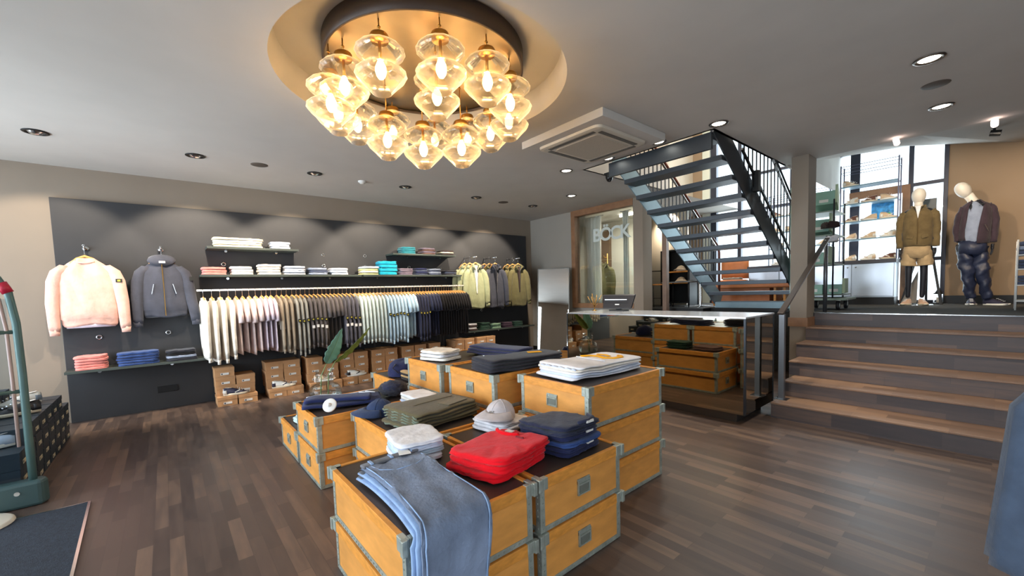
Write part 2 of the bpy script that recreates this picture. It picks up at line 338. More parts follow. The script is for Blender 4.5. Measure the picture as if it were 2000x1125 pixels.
# ================================================================ wooden crates (0.82 x 0.61 x 0.256), long side along local X, handle on the +X end
CL, CW, CH = .82, .61, .256
def make_crate():
    t = thing('wooden_crate', 'crate', 'crate'); a, b = CL / 2, CW / 2; i = .012
    MB().box(-a + i, a - i, -b + i, b - i, 0.004, CH - .05).build('body', ply, t, bevel=.003)
    mb = MB(); z0, z1 = CH - .05, CH; o = 0; g = .022
    mb.box(-a, a, -b, -b + g, z0, z1).box(-a, a, b - g, b, z0, z1).box(-a, -a + g, -b + g, b - g, z0, z1).box(a - g, a, -b + g, b - g, z0, z1)
    mb.build('lid_rail', oak, t, bevel=.002)
    MB().box(-a + g, a - g, -b + g, b - g, z0, z1 - .006).build('lid_panel', topm, t)
    e = .026
    for sx in (-1, 1):
        for sy in (-1, 1):
            def bx(mb, x0, x1, y0, y1, z0, z1):
                X = sorted((sx * x0, sx * x1)); Y = sorted((sy * y0, sy * y1)); mb.box(X[0], X[1], Y[0], Y[1], z0, z1)
            c = MB(); bx(c, a - .05, a + .004, b - .022, b + .004, z0 - .002, z1 + .003); bx(c, a - .022, a + .004, b - .05, b - .022, z0 - .002, z1 + .003)
            bx(c, a - .012, a + .010, b - .012, b + .010, z0 - .006, z1 + .004)
            c.build('corner_cap', tin, t, bevel=.003)
            c = MB(); bx(c, a - i - e, a - i + .003, b - i - .002, b - i + .003, .004, z0); bx(c, a - i - .002, a - i + .003, b - i - e, b - i - .001, .004, z0)
            for k in range(7):
                zz = .02 + k * .029; bx(c, a - i + .002, a - i + .006, b - i - .017, b - i - .011, zz, zz + .006); bx(c, a - i - .017, a - i - .011, b - i + .002, b - i + .006, zz, zz + .006)
            c.build('edge_strip', tin, t)
    c = MB()
    for s in (-1, 1):
        y = s * (b - i); c.box(-a + i + e, a - i - e, min(y, y + s * .003), max(y, y + s * .003), .004, .028)
        x = s * (a - i); c.box(min(x, x + s * .003), max(x, x + s * .003), -b + i + e, b - i - e, .004, .028)
        for k in range(26):
            xx = -a + .06 + k * .028; c.box(xx, xx + .006, min(y, y + s * .006), max(y, y + s * .006), .012, .019)
        for k in range(19):
            yy = -b + .06 + k * .027; c.box(min(x, x + s * .006), max(x, x + s * .006), yy, yy + .006, .012, .019)
    c.build('base_strip', tin, t)
    c = MB(); x = a - i; c.box(x, x + .006, -.045, .045, .148, .172).box(x, x + .004, -.042, .042, .095, .150)
    c.box(x, x + .010, -.045, -.037, .095, .165).box(x, x + .010, .037, .045, .095, .165).box(x, x + .010, -.045, .045, .092, .099).box(x, x + .014, -.04, .04, .142, .150)
    h = c.build('handle', tin, t, bevel=.001)
    MB().box(x + .0045, x + .008, -.032, .032, .104, .138).build('handle_recess', mat('zinc_dark', (140, 146, 136), .45, .5), h)
    return t
proto = make_crate(); used = [False]
def crate(x, y, lv, rz, label):
    L = (x, y, lv * (CH + .001))
    if not used[0]: used[0] = True; proto.location = L; proto.rotation_euler = (0, 0, rz); proto['label'] = label; proto['group'] = 'stacked wooden display crates'
    else: dup(proto, L, rz, label, 'stacked wooden display crates')
LV = ['bottom', 'middle', 'top']
def tower(x, y, n, rz, what, vis=0):
    for k in range(vis, n):
        pos = ('bottom crate' if k == 0 else 'top crate' if k == n - 1 else 'middle crate')
        crate(x, y, k, rz, 'wooden %s of the stack %s' % (pos, what))
tower(-1.69, .87, 2, pi, 'under the draped blue jeans, nearest the viewer')
tower(-1.69, 1.51, 2, 0, 'under the navy folded shirts and grey cap')
tower(-1.825, 2.25, 3, -pi / 2, 'under the white and yellow shirts, three high')
tower(-2.53, 2.10, 3, -pi / 2, 'under the dark trousers, left of the white-topped stack')
tower(-3.18, 2.06, 3, -pi / 2, 'under the small cream shirts at the back')
tower(-2.55, 1.275, 2, pi, 'under the olive trousers and navy cap')
tower(-3.315, 1.15, 2, -pi / 2, 'under the navy track trousers at left')
crate(-3.945, 1.15, 0, -pi / 2, 'single low wooden crate at the far left with pale shirts on it')
tower(-3.95, 1.965, 2, pi, 'under the navy bag and khaki trousers at the back')
tower(-2.60, 2.85, 2, 0, 'behind the tall stacks, seen in the counter mirror')

# ================================================================ mirrored counter
t = thing('mirror_counter', 'mirror-clad sales counter with a pale top in front of the steps', 'counter', (-2.62, 4.5, 0))
x0, x1, y0, y1 = -1.12, 1.10, -.38, .36
MB().box(x0 + .06, x1 - .10, y0 + .07, y1 - .04, 0, .10).build('plinth', mat('plinth_steel', (92, 88, 84), .35, .8), t, bevel=.002)
MB().box(x0 + .012, x1 - .012, y0 + .012, y1, .10, 1.02).build('carcass', black, t)
MB().box(x0, x1 - .012, y0, y0 + .012, .10, 1.02).build('front_mirror', mirror2, t)
MB().box(x1 - .012, x1, y0 + .02, y1, .10, 1.02).build('side_mirror', mirror2, t)
MB().box(x1 - .014, x1 + .004, y0 - .004, y0 + .020, .10, 1.02).build('edge_profile', steel, t)
MB().box(x0 - .006, x0 + .004, y0 - .005, y0 + .005, .10, 1.02).build('edge_profile', steel, t)
MB().box(x1 - .006, x1 + .005, y1 - .006, y1 + .005, .10, 1.02).build('edge_profile', steel, t)
MB().box(x0 - .006, x1 + .006, y0 - .006, y1 + .006, 1.02, 1.036).build('counter_top', mat('counter_top', (196, 200, 204), .22, .5), t, bevel=.002)
# cash terminal seen from behind
t = thing('cash_terminal', 'black cash register screen seen from behind on the mirrored counter', 'monitor', (-3.30, 4.62, 1.036), radians(8))
MB().box(-.11, .11, -.02, .13, 0, .018).box(-.035, .035, .03, .07, .015, .08).build('stand', black, t, bevel=.004)
mb = MB(); mb.add([(-.20, -.03, .03), (.21, -.03, .03), (.25, .03, .22), (-.23, .03, .22), (-.19, .03, .03), (.20, .03, .03), (.24, .075, .22), (-.22, .075, .22)],
       [(0, 1, 2, 3), (7, 6, 5, 4), (0, 4, 5, 1), (1, 5, 6, 2), (2, 6, 7, 3), (3, 7, 4, 0)])
s = mb.build('screen_housing', mat('screen_black', (34, 33, 36), .38), t, bevel=.012)
MB().box(-.17, .15, -.021, -.014, .150, .157).build('groove', chrome, t)
MB().box(-.015, .045, -.028, -.022, .082, .096).build('badge', paper, t)
# gold branching ornament
t = thing('gold_ornament', 'small gold twig ornament on the counter beside the cash screen', 'ornament', (-3.66, 4.60, 1.036))
MB().lathe(0, 0, [(0, 0), (.035, 0), (.035, .008), (.008, .015), (.006, .05)], 12).build('foot', brass, t, True)
mb = MB()
for k in range(9):
    a = k * 2.4; q = .02 + .012 * (k % 4); z = .16 + .02 * (k % 5)
    mb.tube([(0, 0, .03 + .006 * k), (q * cos(a) * .8, q * sin(a) * .8, .10), (q * 1.8 * cos(a), q * 1.8 * sin(a), z)], [.004, .003, .006], 5)
mb.build('twigs', brass, t, True)

# leaning mirror
A = Vector((-5.86, 5.54, 0)); B = Vector((-5.36, 5.94, 0)); d = (B - A).normalized(); ang = math.atan2(d.y, d.x) - radians(8)
t = thing('leaning_mirror', 'tall frameless-looking mirror in a thin grey frame leaning in the rear corner', 'mirror', (A + B) / 2, rot=(radians(-7), 0, ang))
t.rotation_mode = 'XYZ'; W2 = (B - A).length / 2
MB().box(-W2 + .012, W2 - .012, 0, .006, .012, 1.77).build('glass', mirror, t)
MB().box(-W2, W2, .006, .028, 0, 1.782).box(-W2, -W2 + .014, -.006, .006, 0, 1.782).box(W2 - .014, W2, -.006, .006, 0, 1.782).box(-W2 + .014, W2 - .014, -.006, .006, 1.768, 1.782).box(-W2 + .014, W2 - .014, -.006, .006, 0, .014).build('frame', mat('mirror_frame', (96, 96, 92), .4, .5), t)

# small wooden stool between mirror and counter
t = thing('stool', 'slim stool with a light wooden seat between the leaning mirror and counter', 'stool', (-4.45, 5.35, 0))
MB().lathe(0, 0, [(0, .60), (.15, .60), (.16, .612), (.15, .63), (0, .63)], 20).build('seat', oak, t, True)
for k in range(4):
    a = pi / 4 + k * pi / 2; MB().cyl((.10 * cos(a), .10 * sin(a), .60), (.19 * cos(a), .19 * sin(a), 0), .007, 8).build('leg', black, t, True)
MB().tube([(.165 * cos(2 * pi * k / 16), .165 * sin(2 * pi * k / 16), .18) for k in range(17)], .005, 6).build('footrest', black, t, True)

# ================================================================ steel staircase
xs0, xs1 = -3.15, -1.94; T0 = (4.34, 2.89); T1 = (7.23, 1.06)
t = thing('steel_staircase', 'open steel staircase with slatted treads climbing from the raised floor through the ceiling', 'staircase', (0, 0, 0))
dy, dz = T1[0] - T0[0], T1[1] - T0[1]
for x in (xs0 - .012, xs1 + .012):
    s_ = MB().bar((x, T0[0] + .10, T0[1] + .12), (x, T1[0] + .22, T1[1] - .02), .014, .27, up=(0, .5, 1)).build('stringer', steelp if x < -3 else steel, t)  # left stringer takes the pale steel: reflected light put into its colour
for k in range(12):
    yy = T0[0] + dy * k / 11; zz = T0[1] + dz * k / 11
    MB().box(xs0, xs1, yy, yy + .25, zz - .055, zz).build('tread', steel, t, bevel=.003)
    if k:
        MB().add([(xs0 + .001, yy - .26, zz + .015), (xs0 + .001, yy - .02, zz + .015), (xs0 + .001, yy + .02, zz + .12), (xs0 + .001, yy - .22, zz + .12)], [(0, 1, 2, 3)])
MB().box(xs0, xs1, 7.22, 7.25, RZ, 1.05).build('bottom_riser', steelp, t)
def rail(x, ya, za, yb, zb, n, off, hname='handrail', hm=None):
    """sloping guard: handrail, lower rail and upright balusters from (ya,za) to (yb,zb)"""
    L = lambda f: (x, ya + (yb - ya) * f, za + (zb - za) * f)
    up = Vector((0, 0, off))
    MB().tube([Vector(L(0)) + up, Vector(L(1)) + up, Vector(L(1)) + Vector((0, .10, off - .06)), Vector(L(1)) + Vector((0, .13, off - .16)), Vector(L(1)) + Vector((0, .13, 0.0))], .021, 8).build(hname, hm or steel, t, True)
    MB().bar(Vector(L(0)) + Vector((0, 0, off - .06)), Vector(L(1)) + Vector((0, 0, off - .06)), .03, .012).build('upper_rail', chrome, t)
    mb = MB().bar(Vector(L(0)) + Vector((0, 0, .22)), Vector(L(1)) + Vector((0, 0, .22)), .02, .03).build('lower_rail', black, t)
    for i in range(n):
        p = Vector(L((i + .5) / n)); MB().bar(p + Vector((0, 0, .04)), p + Vector((0, 0, off - .03)), .012, .012, up=(0, 1, 0)).build('baluster', black, t)
redw = mat('handrail_red_brown', (112, 58, 44), .4)
rail(xs0 - .03, 4.75, 2.78, 7.32, 1.14, 24, .92, hm=redw)
rail(xs1 + .05, 5.0, 2.62, 7.30, 1.16, 19, .95)
MB().box(xs1 + .02, xs1 + .055, 6.77, 6.80, .95, 2.66).build('glass_edge_post', mat('green_glass_edge', (150, 205, 190), .2), t)
MB().box(xs1 + .026, xs1 + .034, 5.35, 6.77, 1.75, 2.66)
MB().box(xs0 - .02, xs1 + .02, 4.31, 4.35, 2.72, 2.885).build('head_beam', steel, t)
MB().box(xs1 + .03, xs1 + .10, 5.34, 5.42, 2.42, 2.66).build('bracket_box', black, t, bevel=.004)
# step handrail
t = thing('step_handrail', 'flat dark handrail with square steel posts at the left of the wooden steps', 'handrail', (0, 0, 0))
MB().box(-1.435, -1.385, 4.735, 4.785, r_, 1.03).build('post', mat('post_steel', (120, 124, 130), .35, .8), t, bevel=.002)
MB().cyl((-1.46, 6.55, RZ), (-1.46, 6.55, 1.88), .022, 10).build('post', mat('post_steel', (120, 124, 130), .35, .8), t, True)
MB().bar((-1.41, 4.70, 1.035), (-1.46, 6.62, 1.90), .055, .022).build('rail', mat('rail_brown', (64, 54, 48), .4, .3), t, bevel=.003)
MB().box(-1.47, -1.35, 4.70, 4.82, r_, r_ + .006).build('foot_plate', chrome, t)

# ================================================================ chandelier
gl = glass('lamp_glass', (1.0, .98, .93), .9, .06)
_nt = gl.node_tree; _o = _nt.nodes['Material Output']; _src = _o.inputs[0].links[0].from_socket
_mx = _nt.nodes.new('ShaderNodeMixShader'); _tr = _nt.nodes.new('ShaderNodeBsdfTranslucent'); _tr.inputs[0].default_value = (1, .95, .85, 1)
_lw = _nt.nodes.new('ShaderNodeLayerWeight'); _lw.inputs['Blend'].default_value = .30; _mm = _nt.nodes.new('ShaderNodeMath'); _mm.operation = 'MULTIPLY_ADD'; _mm.inputs[1].default_value = .55; _mm.inputs[2].default_value = .04
_nt.links.new(_lw.outputs['Facing'], _mm.inputs[0]); _nt.links.new(_mm.outputs[0], _mx.inputs[0]); _nt.links.new(_src, _mx.inputs[1]); _nt.links.new(_tr.outputs[0], _mx.inputs[2]); _nt.links.new(_mx.outputs[0], _o.inputs[0])
bulbm = mat('bulb_glow', (255, 214, 150), .4, emit=(255, 205, 135), estr=26)
ch = thing('chandelier', 'large round chandelier of double-tiered clear glass lamps in the ceiling recess', 'chandelier', (RC[0], RC[1], 3.10))
mb = MB(); mb.lathe(0, 0, [(.70, 0.0), (.712, -.005), (.712, -.125), (.70, -.13), (.695, -.125), (.695, -.11)], 96); mb.build('rim', mat('rim_dark', (58, 48, 42), .5, .3), ch, True)
MB().lathe(0, 0, [(.0001, -.105), (.697, -.105)], 96).build('canopy_plate', brushed, ch, True)
def P2(r, a): return (r * cos(radians(a)), r * sin(radians(a)))
pend = [(*P2(.62, -88), 2.56), (*P2(.62, -56), 2.56), (*P2(.62, -22), 2.56), (*P2(.62, 8), 2.56), (*P2(.62, 38), 2.55), (*P2(.62, 66), 2.54), (*P2(.62, 95), 2.55), (*P2(.62, 118), 2.56),
        (*P2(.60, 146), 2.57), (*P2(.62, 180), 2.60), (*P2(.62, 214), 2.55), (*P2(.64, 240), 2.52), (*P2(.68, 262), 2.48), (*P2(.36, 214), 2.40), (*P2(.20, 166), 2.35), (*P2(.28, 90), 2.35), (*P2(.34, -20), 2.52)]
prof = [(.055, 0), (.060, .006), (.095, .045), (.138, .088), (.150, .108), (.146, .122), (.115, .143), (.075, .158), (.066, .166), (.085, .182), (.125, .215), (.143, .235), (.142, .250), (.118, .275), (.075, .300), (.050, .312)]
first = None
for x, y, z in pend:
    zz = z - 3.10
    if first is None:
        g = MB().lathe(0, 0, prof, 48, .035, 16).build('glass_shade', gl, None, True)
        rod = MB().lathe(0, 0, [(.0001, .300), (.052, .302), (.056, .312), (.056, .335), (.05, .345), (.012, .350), (.010, .362)], 20).build('socket_cap', brass, None, True)
        bl = MB().lathe(0, 0, [(.0001, .085), (.014, .088), (.026, .105), (.033, .13), (.031, .155), (.020, .18), (.012, .20)], 16).build('bulb', bulbm, None, True)
        st = MB().cyl((0, 0, .20), (0, 0, .305), .010, 8).build('socket', brass, None, True)
        first = (g, rod, bl, st); sh = first
    else: sh = tuple(o.copy() for o in first); [C.objects.link(o) for o in sh]
    sh[0].parent = ch; sh[0].location = (x, y, zz)
    for o in sh[1:]: o.parent = sh[0]
    MB().cyl((0, 0, .355), (0, 0, -.105 - zz), .0045, 8).lathe(0, 0, [(.004, -.16 - zz), (.011, -.158 - zz), (.011, -.150 - zz), (.004, -.148 - zz)], 10).build('rod', brass, sh[0], True)
for k, (x, y, z) in enumerate(pend):
    d = bpy.data.lights.new('bulb_light', 'POINT'); d.energy = 5.5; d.color = (1, .72, .42); d.shadow_soft_size = .035
    o = bpy.data.objects.new('bulb_light', d); C.objects.link(o); o.location = (RC[0] + x, RC[1] + y, z + .135)

# ================================================================ ceiling fittings
def downlight(x, y, z, label, lit, tilt=0):
    t = thing('ceiling_spotlight', label, 'spotlight', (x, y, z), group='round ceiling spotlights')
    MB().lathe(0, 0, [(.062, .0), (.085, .0), (.088, -.004), (.085, -.008), (.066, -.010), (.058, .004)], 28).build('trim_ring', mat('ring_nickel', (112, 104, 98), .3, .9) if lit else black, t, True)
    if lit: MB().lathe(0, 0, [(.0001, -.002), (.058, -.002)], 20).build('lamp', mat('lamp_on', (255, 246, 228), .4, emit=(255, 244, 224), estr=14), t)
    else:
        MB().lathe(0, 0, [(.0001, -.028), (.028, -.026), (.045, -.012), (.058, .002)], 20).build('lamp', chrome, t, True)
for k, y in enumerate((-.78, .35, 1.54, 2.76, 4.01, 5.28)):
    downlight(-5.58, y, H, 'dark tilting ceiling spotlight along the left wall, %s from the left' % ORD[k], False)
for k, (x, y) in enumerate(((-3.70, 4.12), (-3.07, 4.15), (-2.41, 4.15), (-1.79, 4.18))):
    downlight(x, y, H, 'lit ceiling spotlight in the row before the staircase opening, %s from the left' % ORD[k], True)
downlight(-4.63, 5.27, H, 'lit ceiling spotlight in front of the inner shop window', True)
downlight(-.37, 4.24, H, 'large lit ceiling spotlight at the top right, nearest the viewer', True)
downlight(-.39, 5.48, H, 'lit ceiling spotlight at right, just behind the round speaker grille', True)
for x, y, lab in ((-5.57, .94, 'flat round dark speaker grille between the second and third wall spotlights'), (-5.63, 4.62, 'flat round dark speaker grille in the ceiling near the rear corner'), (-.38, 4.84, 'flat round dark speaker grille between the two right ceiling spotlights')):
    t = thing('ceiling_speaker', lab, 'speaker', (x, y, H), group='flat ceiling speakers')
    MB().lathe(0, 0, [(.0001, -.006), (.075, -.006), (.085, -.003), (.088, 0)], 28).build('grille', mat('grille_brown', (82, 74, 66), .6), t, True)
for x, y, lab in ((-.78, 6.25, 'small pink-tinged tilting spotlight above the shoe shelves'), (-.08, 6.36, 'small pale tilting spotlight above the standing mannequins'), ):
    t = thing('small_spotlight', lab, 'spotlight', (x, y, H)); MB().cyl((0, 0, 0), (0, 0, -.03), .012, 8).build('stem', black, t)
    MB().cyl((0, -.03, -.03), (0, .04, -.055), .026, 14).build('head', mat('lamp_pink', (240, 220, 214), .4, emit=(255, 225, 215), estr=5), t)
t = thing('small_spotlight', 'small black tilting spotlight near the far right end of the ceiling', 'spotlight', (-.09, 7.10, H + .06)); MB().cyl((0, 0, .05), (0, 0, -.03), .012, 8).build('stem', black, t); MB().cyl((-.03, 0, -.03), (.05, 0, -.05), .032, 14).build('head', black, t)
t = thing('smoke_detector', 'small round white smoke detector on the ceiling above the clothes rail', 'smoke detector', (-5.62, 2.15, H))
MB().lathe(0, 0, [(.0001, -.035), (.03, -.033), (.038, -.018), (.05, -.016), (.052, 0)], 20).build('housing', white, t, True)
t = thing('security_camera', 'small dark dome camera under the ceiling beside the staircase', 'camera', (-3.45, 4.70, H - .02))
MB().box(-.05, .05, -.05, .05, 0, .02).cyl((0, 0, 0), (0, 0, -.05), .05, 16).build('base', black, t)
MB().lathe(0, 0, [(.0001, -.10), (.025, -.09), (.04, -.07), (.045, -.05)], 16).build('dome', mat('dome_black', (16, 16, 20), .08), t, True)
# air conditioner in its boxed panel
t = thing('ceiling_air_conditioner', 'square recessed air conditioner in a boxed ceiling panel beside the chandelier', 'air conditioner', (-2.75, 3.42, H))
MB().box(-.52, .52, -.46, .56, -.075, -.001).build('ceiling_box', plaster, t, bevel=.004)
acw = mat('ac_plastic', (196, 188, 172), .45)
def rrect(a, b, r, z, n=6):
    p = []
    for cx, cyy, st in ((a - r, b - r, 0), (-a + r, b - r, 90), (-a + r, -b + r, 180), (a - r, -b + r, 270)):
        for k in range(n + 1): q = radians(st + 90 * k / n); p.append((cx + r * cos(q), .04 + cyy + r * sin(q), z))
    return p
MB().loft([rrect(.40, .40, .07, -.075), rrect(.395, .395, .07, -.098), rrect(.37, .37, .07, -.104)]).build('fascia', acw, t, bevel=.002)
MB().loft([rrect(.27, .27, .03, -.104), rrect(.26, .26, .03, -.110)]).build('grille', mat('ac_grille', (176, 166, 150), .6, 0, .1, 90), t)
mb = MB()
for s in (-1, 1): mb.box(-.29, .29, .04 + s * .325 - .022, .04 + s * .325 + .022, -.108, -.1035); mb.box(s * .325 - .022, s * .325 + .022, -.25, .33, -.108, -.1035)
mb.build('air_slot', mat('slot_dark', (84, 80, 74), .5), t)

# ================================================================ folded garments
def noise(x, y, s): return (sin(x * 9.1 + s * 3.7) * cos(y * 7.3 - s * 2.1) + .6 * sin(x * 17 + y * 13 + s * 5.1) + .35 * sin(x * 31 - y * 27 + s)) / 1.95
_FM = {}
def folded_bm(w, d, h, seed, tilt=0.0, soft=1.0, taper=0.0, lift=0.0):
    rnd = random.Random(seed); N = 44; rings = []
    sk = [rnd.uniform(-.05, .05) for _ in range(4)]
    lv = [(-.50, .93), (-.42, .985), (-.28, 1.0), (-.10, .985), (0, .945), (.10, .985), (.26, 1.0), (.40, .98), (.48, .93), (.495, .82), (.50, .6), (.50, .3)]
    for zf, sc in lv:
        ring = []
        for k in range(N):
            a = 2 * pi * k / N; c, s = cos(a), sin(a); q = (abs(c) ** 7 + abs(s) ** 7) ** (-1 / 7)
            sc_ = sc if (c + .6 * s > -.2 or abs(zf) > .2) else 1.0; x = q * c * w / 2 * sc_; y = q * s * d / 2 * sc_
            e = 1 + .022 * soft * noise(c * 2 + zf, s * 2, seed) ; x *= e; y *= e
            x += sk[0] * y * .6; y += sk[1] * x * .6
            z = h * (zf + .5) + soft * h * .10 * (noise(x * 4, y * 4, seed) - 1) * (1 if zf > .2 else .4 if zf > -.3 else 0)
            if zf < -.45: z = max(z, 0.0)
            z = max(z, 0); T_ = 1 - taper * min(1, max(0, .5 - x / w)) - taper * .35 * min(1, max(0, .5 + y / d)); z = (z + lift) * T_ - lift + (.10 * h * noise(x * 3 + 1, y * 3, 2) if lift else 0) * taper
            ring.append((x, y, z + tilt * x))
        rings.append(ring)
    mb = MB().loft(rings); return mb
def folded(label, cat, loc, rz, w, d, h, m, seed=0, group=None, tilt=0, key=True, kind=None, soft=1.0, name='folded_shirt', extras=True, taper=0.0, lift=0.0):
    k = (round(w, 2), round(d, 2), round(h, 3), seed % 5, m.name, round(tilt, 2), soft, name, taper, round(lift, 3))
    if k in _FM:
        o = bpy.data.objects.new(name, _FM[k]); C.objects.link(o)
    else:
        o = folded_bm(w, d, h, seed % 5, tilt, soft, taper, lift).build(name, m, None, True); _FM[k] = o.data
    o.location = loc; o.rotation_euler = (0, 0, rz); o.scale = (random.uniform(.95, 1.02), random.uniform(.95, 1.02), 1); tag(o, label, cat, group); return o
def stack(desc, place, x, y, z, rz, n, w, d, h, m, seed=0, kind='shirt', jit=.008, soft=1.0):
    """a pile of n folded garments, each one a thing; m is one material or a list"""
    rnd = random.Random(seed * 7 + 3); o = None
    for k in range(n):
        mm = m[k % len(m)] if isinstance(m, list) else m
        lab = '%s %s folded %s %s' % (stackpos(k, n) if n > 1 else 'single', desc if isinstance(desc, str) else desc[k % len(desc)], kind, place)
        o = folded(lab, 'folded ' + kind, (x + rnd.uniform(-jit, jit), y + rnd.uniform(-jit, jit), z + k * h * 1.0), rz + rnd.uniform(-.05, .05), w, d, h * .985, mm, seed + k, '%ss folded %s' % (kind, place) if n > 1 else None, soft=soft, name='folded_' + kind.replace(' ', '_'))
    return o
salmon = cloth('salmon', (232, 142, 132)); cream = cloth('cream', (234, 228, 216)); whit = cloth('white', (232, 232, 236)); ecru = cloth('ecru', (226, 216, 190)); bluew = cloth('blue_white', (204, 214, 232))
bgrey = cloth('blue_grey', (142, 152, 172)); yel = cloth('pale_yellow', (222, 222, 158)); turq = cloth('turquoise', (32, 172, 200)); mauve = cloth('mauve_grey', (120, 108, 122)); navy = cloth('navy', (36, 42, 78))
slate = cloth('slate', (78, 86, 108)); char = cloth('charcoal', (44, 44, 52)); brown = cloth('brown', (104, 78, 72)); dbrown = cloth('dark_brown', (58, 44, 42)); teal = cloth('teal', (38, 116, 128)); denim = cloth('denim', (52, 76, 130), .25)
olive = cloth('olive', (96, 88, 62)); dgreen = cloth('dark_green', (38, 66, 52)); lgreen = cloth('sage', (122, 152, 126)); plum = cloth('plum', (70, 48, 62)); red = cloth('red', (226, 10, 28), .05); khaki = cloth('khaki', (172, 140, 92))
pink = cloth('blush_pink', (222, 178, 162)); lilac = cloth('lilac', (222, 208, 220)); taupec = cloth('taupe', (146, 132, 114)); greyc = cloth('warm_grey', (150, 146, 136)); dgrey = cloth('brown_grey', (96, 88, 86)); dgrey2 = cloth('dark_grey', (84, 82, 90))
pale = cloth('pale_sage', (200, 212, 208)); skyb = cloth('pale_blue', (188, 212, 226)); blk = cloth('black', (30, 27, 28)); navyd = cloth('deep_navy', (40, 44, 66)); lime = cloth('light_olive', (162, 166, 128)); olv = cloth('olive_green', (112, 106, 72)); gry = cloth('slate_grey', (72, 74, 84)); mint = cloth('pale_mint', (206, 232, 232))
XS = -6.61; LZ = 1.675; UZ = 2.035
# long shelf, left to right (local x of the pile runs along the wall)
for k, (dsc, y, w_, n, m_, h) in enumerate((('salmon', .515, .26, 3, salmon, .034), ('cream-white', .815, .26, 3, [cream, whit], .038), ('cream', 1.14, .28, 4, cream, .037), ('white and blue', 1.46, .28, 4, [whit, bluew], .032), ('blue-grey', 1.77, .27, 3, [bgrey, slate], .036), ('white patterned', 2.08, .26, 3, [whit, bluew], .036))):
    stack(dsc, 'in the %s pile on the long left shelf' % ORD[k], XS, y, LZ, pi / 2, n, w_, .25, h, m_, seed=k + 1)
for k, (dsc, y, w_, n, m_, h) in enumerate((('pale yellow', 2.55, .27, 4, [yel, cream, yel, bluew], .035), ('turquoise', 2.86, .31, 4, turq, .058), ('mauve-grey', 3.17, .25, 4, mauve, .028), ('navy', 3.46, .23, 4, [slate, navy], .030), ('grey', 3.73, .24, 4, [slate, bgrey], .028), ('charcoal', 4.05, .27, 3, [char, slate], .028))):
    stack(dsc, 'in the %s pile on the long right shelf' % ORD[k], XS, y, LZ, pi / 2, n, w_, .25, h, m_, seed=k + 11)
stack('beige', 'lying lengthwise on the upper left shelf', XS, .80, UZ, pi / 2, 4, .56, .24, .032, [ecru, ecru, cream], seed=3, kind='trousers', soft=1.3)
stack('pale blue-white', 'at the right end of the upper left shelf', XS, 1.29, UZ, pi / 2, 3, .25, .24, .034, [bluew, whit], seed=21)
for k, (dsc, y, n, m_) in enumerate((('teal', 3.24, 4, teal), ('brown', 3.62, 4, [brown, mauve]), ('dark brown', 3.99, 3, [dbrown, ecru, dbrown]))):
    stack(dsc, 'in the %s pile on the upper right shelf' % ORD[k], XS, y, UZ, pi / 2, n, .26, .24, .029, m_, seed=k + 31)
stack('salmon', 'at the left end of the low left shelf', XS, -.67, .62, pi / 2, 5, .27, .25, .031, salmon, seed=41)
stack('blue denim', 'in the middle of the low left shelf', XS, -.28, .62, pi / 2, 5, .38, .25, .031, denim, seed=42, kind='jeans', soft=1.5)
stack('black and grey', 'at the right end of the low left shelf', XS, .12, .62, pi / 2, 4, .30, .25, .034, [char, bgrey, blk], seed=43, soft=1.8)
for k, (dsc, y, n, m_, w_) in enumerate((('white printed', 4.50, 4, [dbrown, whit, dbrown, whit], .20), ('dark green', 4.78, 4, dgreen, .25), ('sage green', 5.06, 3, lgreen, .25), ('plum', 5.36, 3, plum, .25), ('green', 5.66, 3, dgreen, .25))):
    stack(dsc, 'in the %s pile on the low right shelf' % ORD[k], XS, y, .605, pi / 2, n, w_, .25, .036, m_, seed=k + 51)

